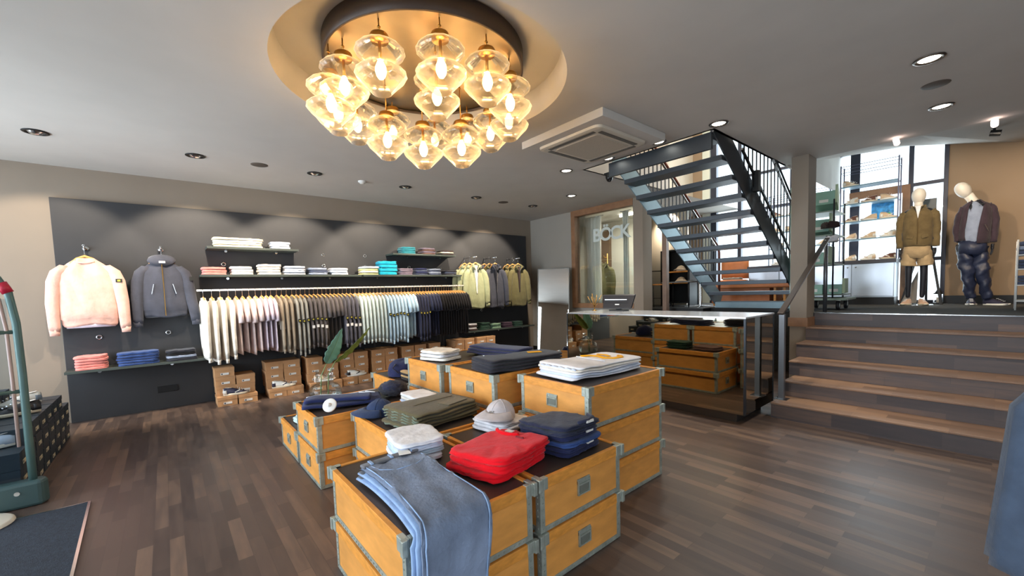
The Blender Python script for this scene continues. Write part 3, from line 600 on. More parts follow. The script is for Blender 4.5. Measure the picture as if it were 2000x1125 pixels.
# ================================================================ garments hanging on the rail, seen from the side
def garment(kind, m, seed, badge=False, tagon=False, hood=False, tk=.034):
    """origin at the hanger neck; lateral axis local X, thickness local Y, hangs down -Z"""
    rnd = random.Random(seed); t = thing('hanging_' + kind, 'x', kind)
    L = {'sweatshirt': .74, 'tee': .72, 'polo': .62}.get(kind, .70) + rnd.uniform(-.02, .02)
    rings = []; N = 20; ph = rnd.uniform(0, 6)
    for i, (f, w, th) in enumerate(((1.0, .215, .030), (.93, .225, .036), (.75, .225, .034), (.5, .225, .034), (.28, .22, .036), (.14, .215, .038), (.07, .19, .032), (.03, .14, .026), (0, .075, .03), (-.015, .06, .026))):
        z = -.02 - f * L; rings.append([(w * cos(2 * pi * k / N) * (1 + .02 * sin(5 * f + ph)), th * tk / .036 * sin(2 * pi * k / N) * (1 + .25 * f * sin(3 * 2 * pi * k / N + ph + f)), z + .012 * f * sin(4 * pi * k / N + ph)) for k in range(N)])
    mb = MB().loft(rings)
    for s in (-1, 1):
        fw = rnd.uniform(.0, .006)
        if kind == 'sweatshirt' or kind == 'jacket':
            l = rnd.uniform(.70, .78)
            pts = [(s * .165, 0, -.065), (s * .225, 0, -.12), (s * .262, -fw, -.30), (s * .278, -fw * 1.4, -.50), (s * .282, -fw, -l + .07), (s * .280, -fw, -l)]
            rr = [.050, .062, .060, .054, .046, .034]
        else:
            pts = [(s * .165, 0, -.065), (s * .225, 0, -.11), (s * .268, 0, -.22), (s * .290, 0, -.33)]; rr = [.050, .066, .070, .076]
        q9 = tk / .062; mb.tube(pts, [q * q9 for q in rr], 10, ry=.80 / q9)
        if kind == 'sweatshirt': mb.loft([[(s * .280 + .024 * cos(2 * pi * k / 10), -fw + tk * .55 * sin(2 * pi * k / 10), z) for k in range(10)] for z in (-l + .01, -l - .055)])
    mb.build('garment_body', m, t, True)
    if hood:
        MB().loft([[(a * cos(2 * pi * k / 12), .006 + .026 * b * sin(2 * pi * k / 12), z) for k in range(12)] for a, b, z in ((.05, .5, -.03), (.10, .9, -.07), (.12, 1.1, -.16), (.09, .8, -.25), (.03, .3, -.29))]).build('hood', m, t, True)
        MB().cyl((.14, -.024, -.10), (.15, -.026, -.40), .004, 5).cyl((.20, -.022, -.12), (.21, -.024, -.46), .004, 5).build('drawstring', cream, t)
    if badge:
        MB().box(.300, .318, -tk * .8, tk * .8, -.37, -.325).build('sleeve_badge', mat('badge_black', (30, 30, 26), .6), t); MB().box(.318, .321, -.009, .009, -.357, -.340).build('badge_mark', mat('badge_yellow', (196, 180, 60), .6), t)
    if tagon: MB().box(.322, .3245, -tk * .9, tk * .7, -.47, -.43).build('price_tag', paper, t)
    return t
def hanger_parts():
    t = thing('clothes_hanger', 'x', 'hanger')
    MB().tube([(-.205, 0, -.075), (-.12, 0, -.032), (0, 0, -.004), (.12, 0, -.032), (.205, 0, -.075)], [.008, .011, .012, .011, .009], 8).build('bar', woodh, t, True)
    MB().tube([(0, 0, 0), (0, 0, .055), (.012, 0, .075), (.006, 0, .098), (-.012, 0, .100), (-.022, 0, .086)], .0028, 6).build('hook', chrome, t, True)
    return t
RX, RZZ = -6.42, 1.475
t = thing('clothes_rail', 'long white lit clothes rail on the left wall carrying the hanging shirts', 'clothes rail', (RX, 2.3, RZZ))
MB().cyl((0, -1.99, 0), (0, 1.95, 0), .012, 12).build('bar', mat('rail_white', (240, 232, 222), .3), t, True)
for y in (-1.5, -.6, .3, 1.2, 1.85): MB().cyl((-.355, y, 0), (0, y, 0), .008, 8).build('bracket', chrome, t, True)
runs = [(4, .37, .63, 'sweatshirt', cream, 'cream', 0, 0, 0), (4, .71, .93, 'tee', cloth('pale_blush', (234, 214, 210)), 'blush pink', 0, 0, 0), (3, 1.0, 1.11, 'tee', lilac, 'lilac', 0, 0, 0), (3, 1.18, 1.30, 'sweatshirt', taupec, 'taupe hooded', 0, 0, 1),
        (3, 1.37, 1.48, 'sweatshirt', greyc, 'sage-grey', 1, 0, 0), (4, 1.54, 1.71, 'sweatshirt', dgrey, 'brown-grey', 1, 1, 0), (4, 1.77, 1.94, 'tee', dgrey, 'brown-grey', 0, 0, 0), (4, 2.0, 2.18, 'sweatshirt', dgrey2, 'dark grey', 1, 1, 0),
        (7, 2.25, 2.60, 'sweatshirt', pale, 'pale sage', 0, 0, 0), (6, 2.66, 2.95, 'sweatshirt', skyb, 'pale blue', 1, 0, 0), (3, 3.01, 3.13, 'tee', skyb, 'pale blue', 0, 0, 0), (4, 3.19, 3.35, 'sweatshirt', navyd, 'navy', 1, 0, 0), (4, 3.41, 3.57, 'tee', navyd, 'navy', 0, 0, 0), (12, 3.63, 4.17, 'tee', blk, 'black', 0, 0, 0)]
hp = hanger_parts(); hfirst = True
for n, ya, yb, kind, m_, cn, bd, tg, hd in runs:
    pr = garment(kind, m_, int(ya * 100), bd, tg, hd, max(.016, min(.032, (yb - ya) / (n - 1) * .37)))
    for i in range(n):
        y = ya + (yb - ya) * i / max(1, n - 1); rz = .04; loc = (RX, y, RZZ - .090 + random.uniform(-.006, .006))
        nm = 't-shirt' if kind == 'tee' else kind
        lab = '%s %s on the long rail, %s of %s counting from the left' % (cn, nm, ORD[i], ['', '', 'two', 'three', 'four', 'five', 'six', 'seven', '', '', '', '', 'twelve'][n])
        g = 'shirts hanging on the long rail'
        if i == 0: pr.location = loc; pr.rotation_euler = (0, 0, rz); pr['label'] = lab; pr['category'] = nm; pr['group'] = g; o = pr
        else: o = dup(pr, loc, rz, lab, g); o.scale = (1, 1, random.uniform(.96, 1.04)); o['category'] = nm
        hl = (RX + .006, y, RZZ - .088); hlab = 'wooden hanger of the %s %s %s on the long rail' % (ORD[i], cn, nm)
        if hfirst: hp.location = hl; hp.rotation_euler = (0, 0, rz); hp['label'] = hlab; hp['group'] = 'wooden hangers on the long rail'; hfirst = False
        else: dup(hp, hl, rz, hlab, 'wooden hangers on the long rail')

# ================================================================ garments hung flat against the panel
def frontshirt(name, label, cat, loc, rz, m, W=.28, L=.62, sl=.62, spread=.16, jacket=False, collar=True, group=None, tilt=.0, open_=0, zipm=None, inner=None, depth=.05, seed=1):
    """garment facing local +X, lateral axis local Y"""
    t = thing(name, label, cat, loc, rz, group); N = 32; rings = []
    prof = [(1.0, W * .90, .9), (.97, W * .95, 1.0), (.90, W * .98, 1.05), (.885, W * 1.02, 1.2), (.75, W * 1.0, 1.15), (.55, W * .98, 1.1), (.35, W * .97, 1.1), (.26, W * .95, 1.0), (.19, W * .90, .9), (.13, W * .78, .8), (.075, W * .60, .68), (.03, W * .42, .6), (0, W * .32, .5)]
    for f, w_, th in prof:
        ring = []
        for k in range(N):
            a = 2 * pi * k / N; y = w_ * cos(a); x = depth * th * sin(a) * (1 + .30 * noise(y * 3.5, f * .9, seed) + .26 * noise(y * 8, f * 1.1, seed + 2)); ring.append((x + .006 * noise(y * 6, f * 3, seed), y, -f * L + (.012 * cos(3 * a + seed) * (f > .85))))
        rings.append(ring)
    MB().loft(rings).build('body', m, t, True)
    for s in (-1, 1):
        rnd = random.Random(seed + s); j = rnd.uniform(-.02, .02)
        pts = [(0, s * W * .66, -.085), (0, s * W * .93, -.155), (.006, s * (W + spread * .30), -.27), (.014, s * (W + spread * .62), -.27 - (sl - .27) * .45), (.016, s * (W + spread * .82 + j), -sl + .05), (.014, s * (W + spread * .84 + j), -sl)]
        sl_ = MB(); sl_.loft([[ (p[0] + r * .62 * sin(2 * pi * k / 14) * (1 + .15 * sin(k * 2 + i)), p[1] + r * cos(2 * pi * k / 14), p[2] + .25 * r * cos(2 * pi * k / 14) * (s)) for k in range(14)] for i, (p, r) in enumerate(zip(pts, (.046, .060, .060, .055, .049, .045)))])
        e = sl_.build('sleeve', m, t, True)
        q = pts[-1]; MB().loft([[(q[0] + r * .6 * sin(2 * pi * k / 14), q[1] + r * cos(2 * pi * k / 14), z) for k in range(14)] for r, z in ((.045, q[2] + .01), (.041, q[2] - .02), (.040, q[2] - .055))]).build('cuff', m, e, True)
    if collar:
        if jacket:
            mb = MB()
            for s in (-1, 1): mb.loft([[(x, s * y, z) for x, y, z in ring] for ring in ([(.00, .02, .03), (.02, .05, .035), (.03, .055, .02), (.0, .03, .0)], [(.045, .055, .0), (.05, .10, -.01), (.055, .105, -.02), (.05, .06, -.03)], [(.060, .02, -.09), (.062, .085, -.085), (.066, .088, -.09), (.062, .02, -.10)])])
            mb.build('collar', m, t, True)
        else:
            MB().tube([(.02 + .02 * cos(pi * (k / 10 * 2 - 1)) , .078 * sin(pi * (k / 10 * 2 - 1)), -.012 - .020 * (1 + cos(pi * (k / 10 * 2 - 1)))) for k in range(11)], .012, 8, ry=.8).build('neckband', m, t, True)
            MB().box(.012, .016, -.03, .03, -.028, -.012).build('neck_label', paper, t)
    if zipm: MB().tube([(depth * 1.10 + .004, 0, -.06), (depth * 1.20 + .006, .002, -L * .5), (depth * 1.25 + .004, 0, -L * .98)], .005, 6).build('zip', zipm, t)
    if open_:
        MB().loft([[(depth * a + .004, -w2, z), (depth * a + .012, 0, z), (depth * a + .004, w2, z)] for w2, z, a in ((.055, -.02, .8), (.04, -.18, 1.12), (.022, -.36, 1.15), (.012, -.54, 1.2))], cap=False).build('open_front', inner or char, t, True)
    return t
def whanger(label, loc, rz, group=None):
    o = dup(hp, loc, rz, label, group or 'wooden hangers on the wall hooks'); o.scale = (.60, 1, 1.25); return o
frontshirt('sweatshirt', 'blush pink sweatshirt with long sleeves hung flat on the black panel', 'sweatshirt', (-6.66, -.655, 1.865), radians(-6), pink, W=.240, L=.76, sl=.80, spread=.075, seed=2)
t = [x for x in C.objects if x.get('label', '').startswith('blush pink sweatshirt with')][0]
MB().box(.035, .050, .245, .30, -.275, -.235).build('sleeve_badge', mat('badge_black', (30, 30, 26), .6), t); MB().box(.050, .052, .26, .285, -.265, -.245).build('badge_mark', mat('badge_yellow', (196, 180, 60), .6), t)
MB().loft([[(-.01 + .05 * sin(2 * pi * k / 16), .20 * cos(2 * pi * k / 16), z) for k in range(16)] for z in (-.72, -.78)]).build('lining_hem', lilac, t, True)
whanger('wooden hanger holding the blush pink sweatshirt', (-6.66, -.655, 1.895), pi / 2)
t = frontshirt('hooded_jacket', 'charcoal zipped hooded jacket hung flat beside the pink sweatshirt', 'jacket', (-6.66, .005, 1.865), radians(-3), gry, W=.215, L=.70, sl=.76, spread=.07, zipm=brass, collar=False, seed=5)
MB().loft([[(x, .13 * b * cos(2 * pi * k / 16), z + .055 * b * sin(2 * pi * k / 16)) for k in range(16)] for b, x, z in ((.6, -.04, .02), (1.0, -.01, .01), (1.05, .03, -.015), (.8, .055, -.035))]).build('hood', gry, t, True)
MB().box(.062, .066, -.025, .035, -.045, -.02).build('neck_label', paper, t)
for s in (-1, 1): MB().tube([(.066, s * .09, -.30), (.066, s * .115, -.42)], .005, 6).build('pocket_zip', chrome, t)
MB().box(.035, .05, .255, .295, -.26, -.21).build('sleeve_badge', mat('badge_black', (30, 30, 26), .6), t); MB().lathe(0, 0, [(0, 0)], 4) 
whanger('wooden hanger holding the charcoal hooded jacket', (-6.66, .005, 1.905), pi / 2)
for y, z, lab in ((-.65, 1.985, 'chrome wall hook carrying the pink sweatshirt hanger'), (.005, 1.995, 'chrome wall hook carrying the charcoal jacket hanger')):
    t = thing('wall_hook', lab, 'hook', (-6.776, y, z)); MB().cyl((0, 0, 0), (.02, 0, 0), .028, 14).build('plate', chrome, t, True); MB().tube([(.02, 0, 0), (.12, 0, -.01), (.15, 0, .015)], .009, 8).build('arm', chrome, t, True)
# three short rails with jackets at the right end of the panel
for k, (y, m_, cn, inn, yo) in enumerate(((4.53, lime, 'light olive', cream, 0), (5.00, gry, 'slate grey', char, 0), (5.60, olv, 'olive green', dbrown, 0))):
    where = ['left', 'middle', 'right'][k]
    t = thing('wall_rail', 'short chrome wall rail, %s of the three at the rear end' % where, 'rail', (-6.776, y, 2.01))
    MB().cyl((0, 0, 0), (.40, 0, 0), .009, 10).build('arm', chrome, t, True); MB().cyl((.40, 0, 0), (.42, 0, 0), .016, 12).build('end_cap', chrome, t, True)
    for i, dx in enumerate((.37, .25, .14)):
        mm = m_ if i != 1 or k != 1 else olv
        frontshirt('jacket', '%s jacket on the %s short wall rail, %s from the front' % (cn if mm is m_ else 'olive green', where, ['first', 'second', 'third'][i]), 'jacket', (-6.776 + dx, y - .045 * i, 1.86), radians(-10), mm, W=.185, L=.82, sl=.74, spread=.07, jacket=True, open_=(i == 0), inner=inn, zipm=chrome if (k == 1 and i == 0) else None, depth=.028, seed=k * 3 + i, group='jackets on the short wall rails')
        whanger('wooden hanger of the %s jacket on the %s short wall rail' % (['first', 'second', 'third'][i], where), (-6.776 + dx, y - .045 * i, 1.905), pi / 2 + radians(-10))

# ================================================================ things on the crates
TZ = 2 * (CH + .001) + .001; TZ3 = 3 * (CH + .001) + .001
def neckrib(parent, x, y, z, m, r=.075, a0=200, a1=340, rz=0, lab=True):
    MB().tube([(x + r * cos(radians(a0 + (a1 - a0) * k / 12)), y + r * .55 * sin(radians(a0 + (a1 - a0) * k / 12)), z + .004) for k in range(13)], .010, 8).build('neckband', m, parent, True)
    if lab: MB().box(x - .022, x + .022, y - .012, y + .014, z + .002, z + .006).build('neck_label', paper, parent)
# red sweaters
for k in range(3):
    o = folded('%s red folded sweater on the front crates' % stackpos(k, 3), 'sweater', (-1.565 + .008 * k, 1.19 + .008 * k, TZ + k * .042), radians(12), .36, .40, .0425, red, 2 + k, 'red sweaters on the front crates', soft=2.2, name='folded_sweater', taper=.22, lift=k * .042)
neckrib(o, -.06, .145, .013, red)
MB().box(.03, .075, .08, .086, .022, .029).build('chest_mark', mat('mark_dark', (120, 20, 30), .6), o)
# navy shirts
for k in range(6):
    o = folded('%s navy folded shirt on the right front crate' % stackpos(k, 6) if k < 5 else 'topmost navy folded shirt on the right front crate', 'folded shirt', (-1.525 + .006 * ((k * 7) % 3), 1.585 - .006 * ((k * 5) % 3), TZ + k * .0275), radians(6 - k), .36, .31, .027, [navy, navy, denim, navy, navyd, navyd][k], k, 'navy shirts on the right front crate', soft=2.4, name='folded_shirt', taper=.16, lift=k * .0275)
    if k in (1, 3, 5): MB().box(.178, .186, .02, .075, .012, .024).build('neck_label', paper, o)
MB().tube([(.165, -.03, .020), (.175, .04, .022), (.15, .11, .019), (.10, .13, .017)], .010, 8).build('neckband', navyd, o, True)
# pale blue shirts beside the jeans
stack(['white', 'pale blue', 'pale blue', 'white'], 'on the front crate behind the jeans', -1.965, .955, TZ, radians(-10), 4, .29, .25, .028, [whit, skyb, bluew, whit], seed=62, soft=1.7)
# white shirts with a grey cap on them
stack('white', 'under the pale grey cap', -1.975, 1.545, TZ, radians(10), 3, .29, .25, .020, whit, seed=63, soft=1.8)
def cap(name, label, loc, rz, m, mb_=None, lg=None):
    t = thing(name, label, 'cap', loc, rz)
    def dome(u, v):
        a = 2 * pi * u; q = v * pi / 2; r = .088 * (1 + .08 * cos(a)) ; return (r * 1.12 * cos(a) * cos(q), r * sin(a) * cos(q), .105 * sin(q) ** .85 + .012 * sin(a * 3) * (1 - v) * .3)
    MB().grid(dome, 32, 10).build('crown', m, t, True)
    def brim(u, v): a = -pi / 2 * .95 + pi * .95 * u; r = .090 + .085 * v * max(0, cos(a)) ** .6; return (r * 1.1 * cos(a), .90 * r * sin(a) * (1 + .02 * v), .046 - .018 * v * v - .10 * (sin(a) * .5) ** 2 * v)
    b = MB().grid(brim, 20, 6).build('brim', m, t, True); sm = b.modifiers.new('solid', 'SOLIDIFY'); sm.thickness = .004
    MB().lathe(0, 0, [(.0001, .110), (.007, .109), (.008, .104)], 10).build('button', m, t, True)
    for k in range(6):
        a = k * pi / 3; MB().tube([(.098 * 1.0 * cos(a) * cos(q) * (1 + .08 * cos(a)), .089 * sin(a) * cos(q) * (1 + .08 * cos(a)), .106 * sin(q) ** .85) for q in [j * pi / 14 for j in range(1, 8)]], .0018, 5).build('seam', m, t, True)
    if lg: MB().tube([(.098, -.018, .045), (.101, -.005, .060), (.098, .012, .05), (.100, 0, .038), (.096, .018, .062)], .003, 5).build('embroidery', lg, t, True)
    return t
cap('baseball_cap', 'pale grey baseball cap lying on the white folded shirts', (-1.965, 1.54, TZ + .062), radians(-75), cloth('pale_grey', (196, 190, 192)), lg=greyc)
cap('baseball_cap', 'navy baseball cap beside the olive trousers', (-2.79, 1.11, TZ), radians(-105), cloth('cap_navy', (46, 62, 96)), lg=navy)
stack(['white', 'pale blue'], 'behind the navy cap', -2.80, 1.42, TZ, radians(0), 4, .27, .20, .024, [whit, bluew, cream, whit], seed=64, soft=2.0)
# olive trousers: long, folded, five deep
def trousers(label, cat, loc, rz, L, W, h, m, seed, n_fold=2, group=None, name='folded_trousers', curve=0.0, bend=.0, cuff=True):
    N = 26; rings = []; S = 30
    for i in range(S + 1):
        f = i / S; x = (f - .5) * L; ring = []; ww = W * (1 - .10 * f + .05 * sin(f * 7 + seed)); rise = max(0, .007 * sin(f * 5 + 1) + .004 * sin(f * 13))
        for k in range(N):
            a = 2 * pi * k / N; c, s = cos(a), sin(a); q = (abs(c) ** 4 + abs(s) ** 4) ** -.25
            y = q * c * ww / 2 + curve * sin(pi * f); z = h / 2 + q * s * h / 2 * (.92 + .06 * noise(f * 3, c, seed)) + rise
            e = 1 - .10 * (1 if i in (0, S) else 0); ring.append((x, y * e, max(0, z)))
        rings.append(ring)
    o = MB().loft(rings).build(name, m, None, True); o.location = loc; o.rotation_euler = (0, 0, rz); tag(o, label, cat, group); return o
for k in range(5):
    o = trousers('%s olive folded trousers beside the navy cap' % stackpos(k, 5), 'trousers', (-2.43 + .008 * (k % 2), 1.315 + .010 * ((k * 3) % 4), TZ + k * .021), radians(98 + (k % 3) * .8), .52 - .006 * k, .40, .0212, olive, k + 2, group='olive trousers on the middle crates', curve=.015)
    MB().tube([(-.258 + .003 * k + .006 * sin(j * 1.3 + k), -.185 + .0231 * j, .010 + .005 * sin(j * 1.7 + k)) for j in range(17)], .0055, 5).build('cuff_edge', cloth('olive_grey', (112, 122, 104)), o, True)
MB().bar((.02, -.10, .024), (.20, -.08, .024), .10, .003).build('pocket_flap', cloth('olive_light', (106, 97, 70)), o)
MB().tube([(-.25, .02, .0235), (-.05, .025, .026), (.20, .02, .024)], .0025, 5).build('seam', cloth('olive_light', (106, 97, 70)), o, True)
# draped blue jeans over the crate edge: cross-sections follow the path, folded three deep
jeansm = mat('cloth_jeans_top', (126, 140, 164), .9, 0, .30, 4.5, .5, 60, .2, .1); jeansl = cloth('jeans_light', (150, 178, 216), .15)
def drape(path, wid, th, seed, wr=1.0):
    """path: list of (centre xyz, width direction xyz, normal xyz)"""
    rings = []; N = 30
    for i, (p, wd, nn, ww) in enumerate(path):
        p, wd, nn = Vector(p), Vector(wd).normalized(), Vector(nn).normalized(); ring = []
        for k in range(N):
            a = 2 * pi * k / N; c, s = cos(a), sin(a); q = (abs(c) ** 5 + abs(s) ** 5) ** -.2
            o_ = q * s * th / 2 + (wr * .006 * (noise(c * 1.2, i * .13, seed) + .5 * sin(c * 9 + i * .25)) if s > 0 else 0)
            ring.append(p + wd * (q * c * ww / 2) + nn * o_)
        rings.append(ring)
    return MB().loft(rings)
_JP = {}
def jeans(label, off, yoff, seed, m, hang, cat='jeans'):
    path = []; e = -1.262; ze = TZ + .012 + off; cor = .022 + off
    cx0, cy0 = -1.83, .762 + yoff
    A = [(cx0 + (e - cx0) * f, cy0 - .015 * f + .012 * sin(f * 3), ze + .004 * sin(f * 8) * (1 - f)) for f in [i / 16 for i in range(17)]]
    for i, p in enumerate(A): path.append((p, (.10 - .10 * i / 16, 1, 0), (0, 0, 1), .29 - .02 * sin(i / 16 * pi)))
    for j in range(1, 7):
        a = j / 6 * pi / 2; path.append(((A[-1][0] + cor * sin(a), A[-1][1] - .004 * j, ze - cor * (1 - cos(a))), (0, 1, 0), (sin(a), 0, cos(a)), .286))
    x, y, z = path[-1][0]
    for j in range(1, 12): path.append(((x + .004 * sin(j), y - .002 * j, z - hang * j / 11), (0, 1, 0), (1, 0, 0), .284 - .003 * j))
    _JP[seed] = path; o = drape(path, .3, .0185 if seed == 9 else .0165, seed, 1.6 if seed == 9 else .18).build('jeans', m, None, True); tag(o, label, cat, 'blue jeans draped over the front crate'); return o
o1 = jeans('lowest light blue jeans draped over the front crate edge', 0, -.012, 2, jeansl, .40)
o2 = jeans('middle light blue jeans draped over the front crate edge', .021, -.004, 5, jeansl, .42)
o3 = jeans('top faded grey-blue jeans draped over the front crate edge', .042, .006, 9, jeansm, .44)
wb = cloth('waistband', (112, 114, 120), .3)
zt = TZ + .012 + .042 + .012
MB().bar((-1.822, .626, zt), (-1.848, .908, zt), .044, .014).build('waistband', wb, o3, True, bevel=.006)
for k, oo in enumerate((o1, o2)): MB().bar((-1.822, .612 + .006 * k, TZ + .013 + .021 * k), (-1.848, .890 + .006 * k, TZ + .013 + .021 * k), .048, .017).build('waistband', wb, oo, True, bevel=.006)
for f in (.15, .5, .85): MB().bar((-1.822 - .026 * f - .022, .626 + .282 * f, zt + .008), (-1.822 - .026 * f + .022, .626 + .282 * f, zt + .008), .012, .006).build('belt_loop', jeansl, o3)
MB().bar((-1.862, .845, zt + .010), (-1.800, .825, zt + .010), .055, .002).build('paper_tag', paper, o3)
for s in (-1, 1):
    sm_ = []
    for (pp, wd_, nn_, ww_) in _JP[9][1:]:
        wd_ = Vector(wd_).normalized(); nn_ = Vector(nn_).normalized(); sm_.append(Vector(pp) + wd_ * (s * ww_ * .455) + nn_ * .0100)
    MB().tube(sm_, .0028, 5).build('side_seam', jeansl, o3, True)
MB().tube([(-1.80, .66, zt + .002), (-1.74, .675, zt), (-1.69, .73, zt), (-1.69, .83, zt), (-1.72, .88, zt)], .0024, 5).build('pocket_seam', jeansl, o3, True)
# navy track trousers and jacket on the left crate, white disc
trk = cloth('track_navy', (38, 48, 92))
o = trousers('navy track trousers laid along the left crate', 'trousers', (-3.30, 1.02, TZ), radians(72), .56, .33, .035, trk, 4, name='track_trousers')
MB().tube([(-.27 + .54 * f, .13 + .012 * sin(f * 7), .044 + .006 * sin(f * 9)) for f in [i / 16 for i in range(17)]], .004, 5).build('side_stripe', whit, o, True)
for s in (0, 1): MB().tube([(.12 + .05 * s, .11, .046), (.19 + .05 * s, .02, .052)], .005, 5).build('drawstring', whit, o, True)
o = trousers('crumpled navy legs of a second pair over the track trousers', 'trousers', (-3.235, .97, TZ + .036), radians(66), .46, .16, .035, trk, 8, name='track_trousers', curve=.03)
t = thing('folded_sweatshirt', 'rolled black and navy sweatshirt at the back end of the left crate', 'sweatshirt', (-3.22, 1.40, TZ + .001))
for k, (x, y, z, rx, ry_, rz_, mm) in enumerate(((0, 0, .060, .135, .11, .060, char), (.03, -.02, .080, .09, .085, .045, navyd), (-.06, .03, .052, .085, .09, .052, char))):
    def blob(u, v): a = 2 * pi * u; b = pi * (v - .5); q = 1 + .16 * noise(cos(a) * 1.4, sin(b) * 1.5 + sin(a), k + 3) ; return (x + rx * q * cos(a) * cos(b), y + ry_ * q * sin(a) * cos(b), max(.0, z + rz_ * q * sin(b)))
    MB().grid(blob, 36, 18).build('roll', mm, t, True)
t = thing('security_tag', 'round white plastic tag propped on the navy trousers', 'security tag', (-3.085, .86, TZ + .052), rot=(radians(60), 0, radians(48)))
MB().lathe(0, 0, [(.0001, 0), (.046, 0), (.050, .004), (.050, .010), (.044, .014), (.0001, .014)], 32).build('disc', white, t, True)
MB().lathe(0, 0, [(.016, .014), (.014, .024), (.0001, .030)], 16).build('cone', white, t, True)
stack('pale mint', 'on the low far left crate', -3.93, .93, CH + .002, radians(4), 3, .20, .24, .020, mint, seed=66, soft=1.6)
# navy bag and khaki trousers on the back-left crate
t = thing('bag', 'slouching navy fabric bag on the rear left crate', 'bag', (-3.98, 1.86, TZ))
def bagf(u, v): a = 2 * pi * u; b = v; r = (.98 + .06 * noise(cos(a), b, 4)); q = (1 - b ** 3.2) ** .45 if b < 1 else 0; return (.15 * r * cos(a) * q, .17 * r * sin(a) * q, .005 + .16 * b + .01 * sin(a * 2) * b)
MB().grid(bagf, 36, 14).build('bag_body', navy, t, True)
MB().tube([(.06, -.12, .13), (.10, -.17, .10), (.13, -.12, .05)], .008, 8).build('strap', navyd, t, True)
for k in range(4): trousers('%s khaki folded trousers beside the navy bag' % stackpos(k, 4), 'trousers', (-3.70, 1.86, TZ + k * .020), radians(90), .26, .20, .0205, [blk, khaki, blk, khaki][k], k + 30, group='khaki and black trousers on the rear left crate')
t = trousers('white folded collar piece on the khaki trousers', 'shirt', (-3.72, 1.90, TZ + .081), radians(50), .12, .06, .02, whit, 3, name='folded_shirt')
# cream shirts, dark trousers, printed white shirts on the three-high stacks
stack(['cream', 'white', 'cream'], 'on the tall rear crate', -3.17, 1.82, TZ3, radians(14), 3, .31, .24, .030, [cream, whit, cream], seed=67, soft=1.9)
for k in range(3): trousers('%s navy folded trousers across the rear middle crate' % stackpos(k, 3), 'trousers', (-2.93, 2.30 + .01 * k, TZ3 + k * .026), radians(12), .62 - .02 * k, .24, .0262, cloth('trouser_navy', (46, 50, 82)), k + 12, group='navy trousers on the tall rear crates')
for k in range(4):
    o = trousers('%s charcoal folded trousers on the middle tall crate' % stackpos(k, 4), 'trousers', (-2.35, 2.02 + .004 * k, TZ3 + k * .023), radians(84), .66, .30, .0232, char, k + 18, group='charcoal trousers on the middle tall crate')
MB().bar((.10, .02, .028), (.20, -.02, .028), .06, .003).build('yellow_print', mat('print_yellow', (240, 176, 20), .7), o)
MB().bar((-.29, -.10, .014), (-.27, .0, .014), .012, .03).build('checked_waist', cloth('maroon_check', (150, 70, 80), .5), o)
MB().cyl((-.26, .09, .028), (-.255, .09, .034), .010, 10).build('button', chrome, o)
for k in range(5):
    o = trousers('%s white long-folded sweatshirt on the white-topped crate' % stackpos(k, 5), 'folded sweatshirt', (-1.83 + .006 * (k % 2), 2.245 + .008 * ((k * 2) % 3), TZ3 + k * .0165), radians(86 + (k % 3) * 1.5), .70 - .01 * k, .39, .0168, [whit, bluew, whit, cream, whit][k], k + 41, group='white sweatshirts on the white-topped crate', name='folded_sweatshirt')
MB().tube([(-.02, -.13, .022), (-.02, .13, .024)], .004, 6).build('fold_line', whit, o, True)
yl = mat('motif_yellow', (248, 178, 10), .8)
MB().tube([(.03, .13, .0205), (.09, .10, .0215), (.11, .03, .0215), (.08, -.04, .021), (.12, -.09, .020), (.19, -.10, .020), (.24, -.05, .020)], .022, 8, ry=.22).build('yellow_motif', yl, o, True)
MB().tube([(.17, .10, .021), (.19, .04, .021), (.16, -.02, .021)], .016, 8, ry=.22).build('yellow_motif', yl, o, True)
MB().tube([(-.343, -.17 + .0213 * 0 + .02 * j, .008 + .004 * sin(j * 2.1)) for j in range(17)], .006, 5).build('hem_edge', bluew, o, True)
# on the hidden crate that shows in the counter mirror
stack('dark green', 'on the crate facing the counter', -2.79, 2.93, TZ, 0, 3, .30, .24, .030, dgreen, seed=70, soft=1.6)
stack('grey-brown', 'on the crate facing the counter', -2.40, 2.93, TZ, radians(12), 2, .32, .24, .026, brown, seed=71, soft=1.6)

# ================================================================ shoe boxes
def shoebox(label, loc, rz, m, group, w=.215, d=.31, h=.118, lab=True, name='shoe_box', lm=None):
    k = (m.name, w, d, h)
    if k in _FM:
        return dup(_FM[k], loc, rz, label, group)
    t = thing(name, label, 'shoe box', loc, rz, group)
    MB().box(-d / 2 + .003, d / 2 - .003, -w / 2 + .003, w / 2 - .003, 0, h * .66).build('base', m, t)
    MB().box(-d / 2, d / 2, -w / 2, w / 2, h * .66, h - .001).build('lid', m, t, bevel=.001)
    b = MB().box(d / 2 - .0005, d / 2 + .0015, -.045, .045, h * .20, h * .43).build('label', lm or paper, t); MB().box(d / 2 + .001, d / 2 + .0022, -.038, -.022, h * .25, h * .38).build('print', ink, b)
    _FM[k] = t; return t
cols = [(.535, 4), (.755, 3), (1.10, 4), (1.32, 4), (1.61, 4), (1.83, 3), (2.08, 4), (2.30, 4), (2.58, 4), (2.80, 4), (3.10, 4), (3.33, 4), (3.62, 4), (3.85, 3), (4.13, 4), (4.36, 4), (4.64, 4), (4.86, 4)]
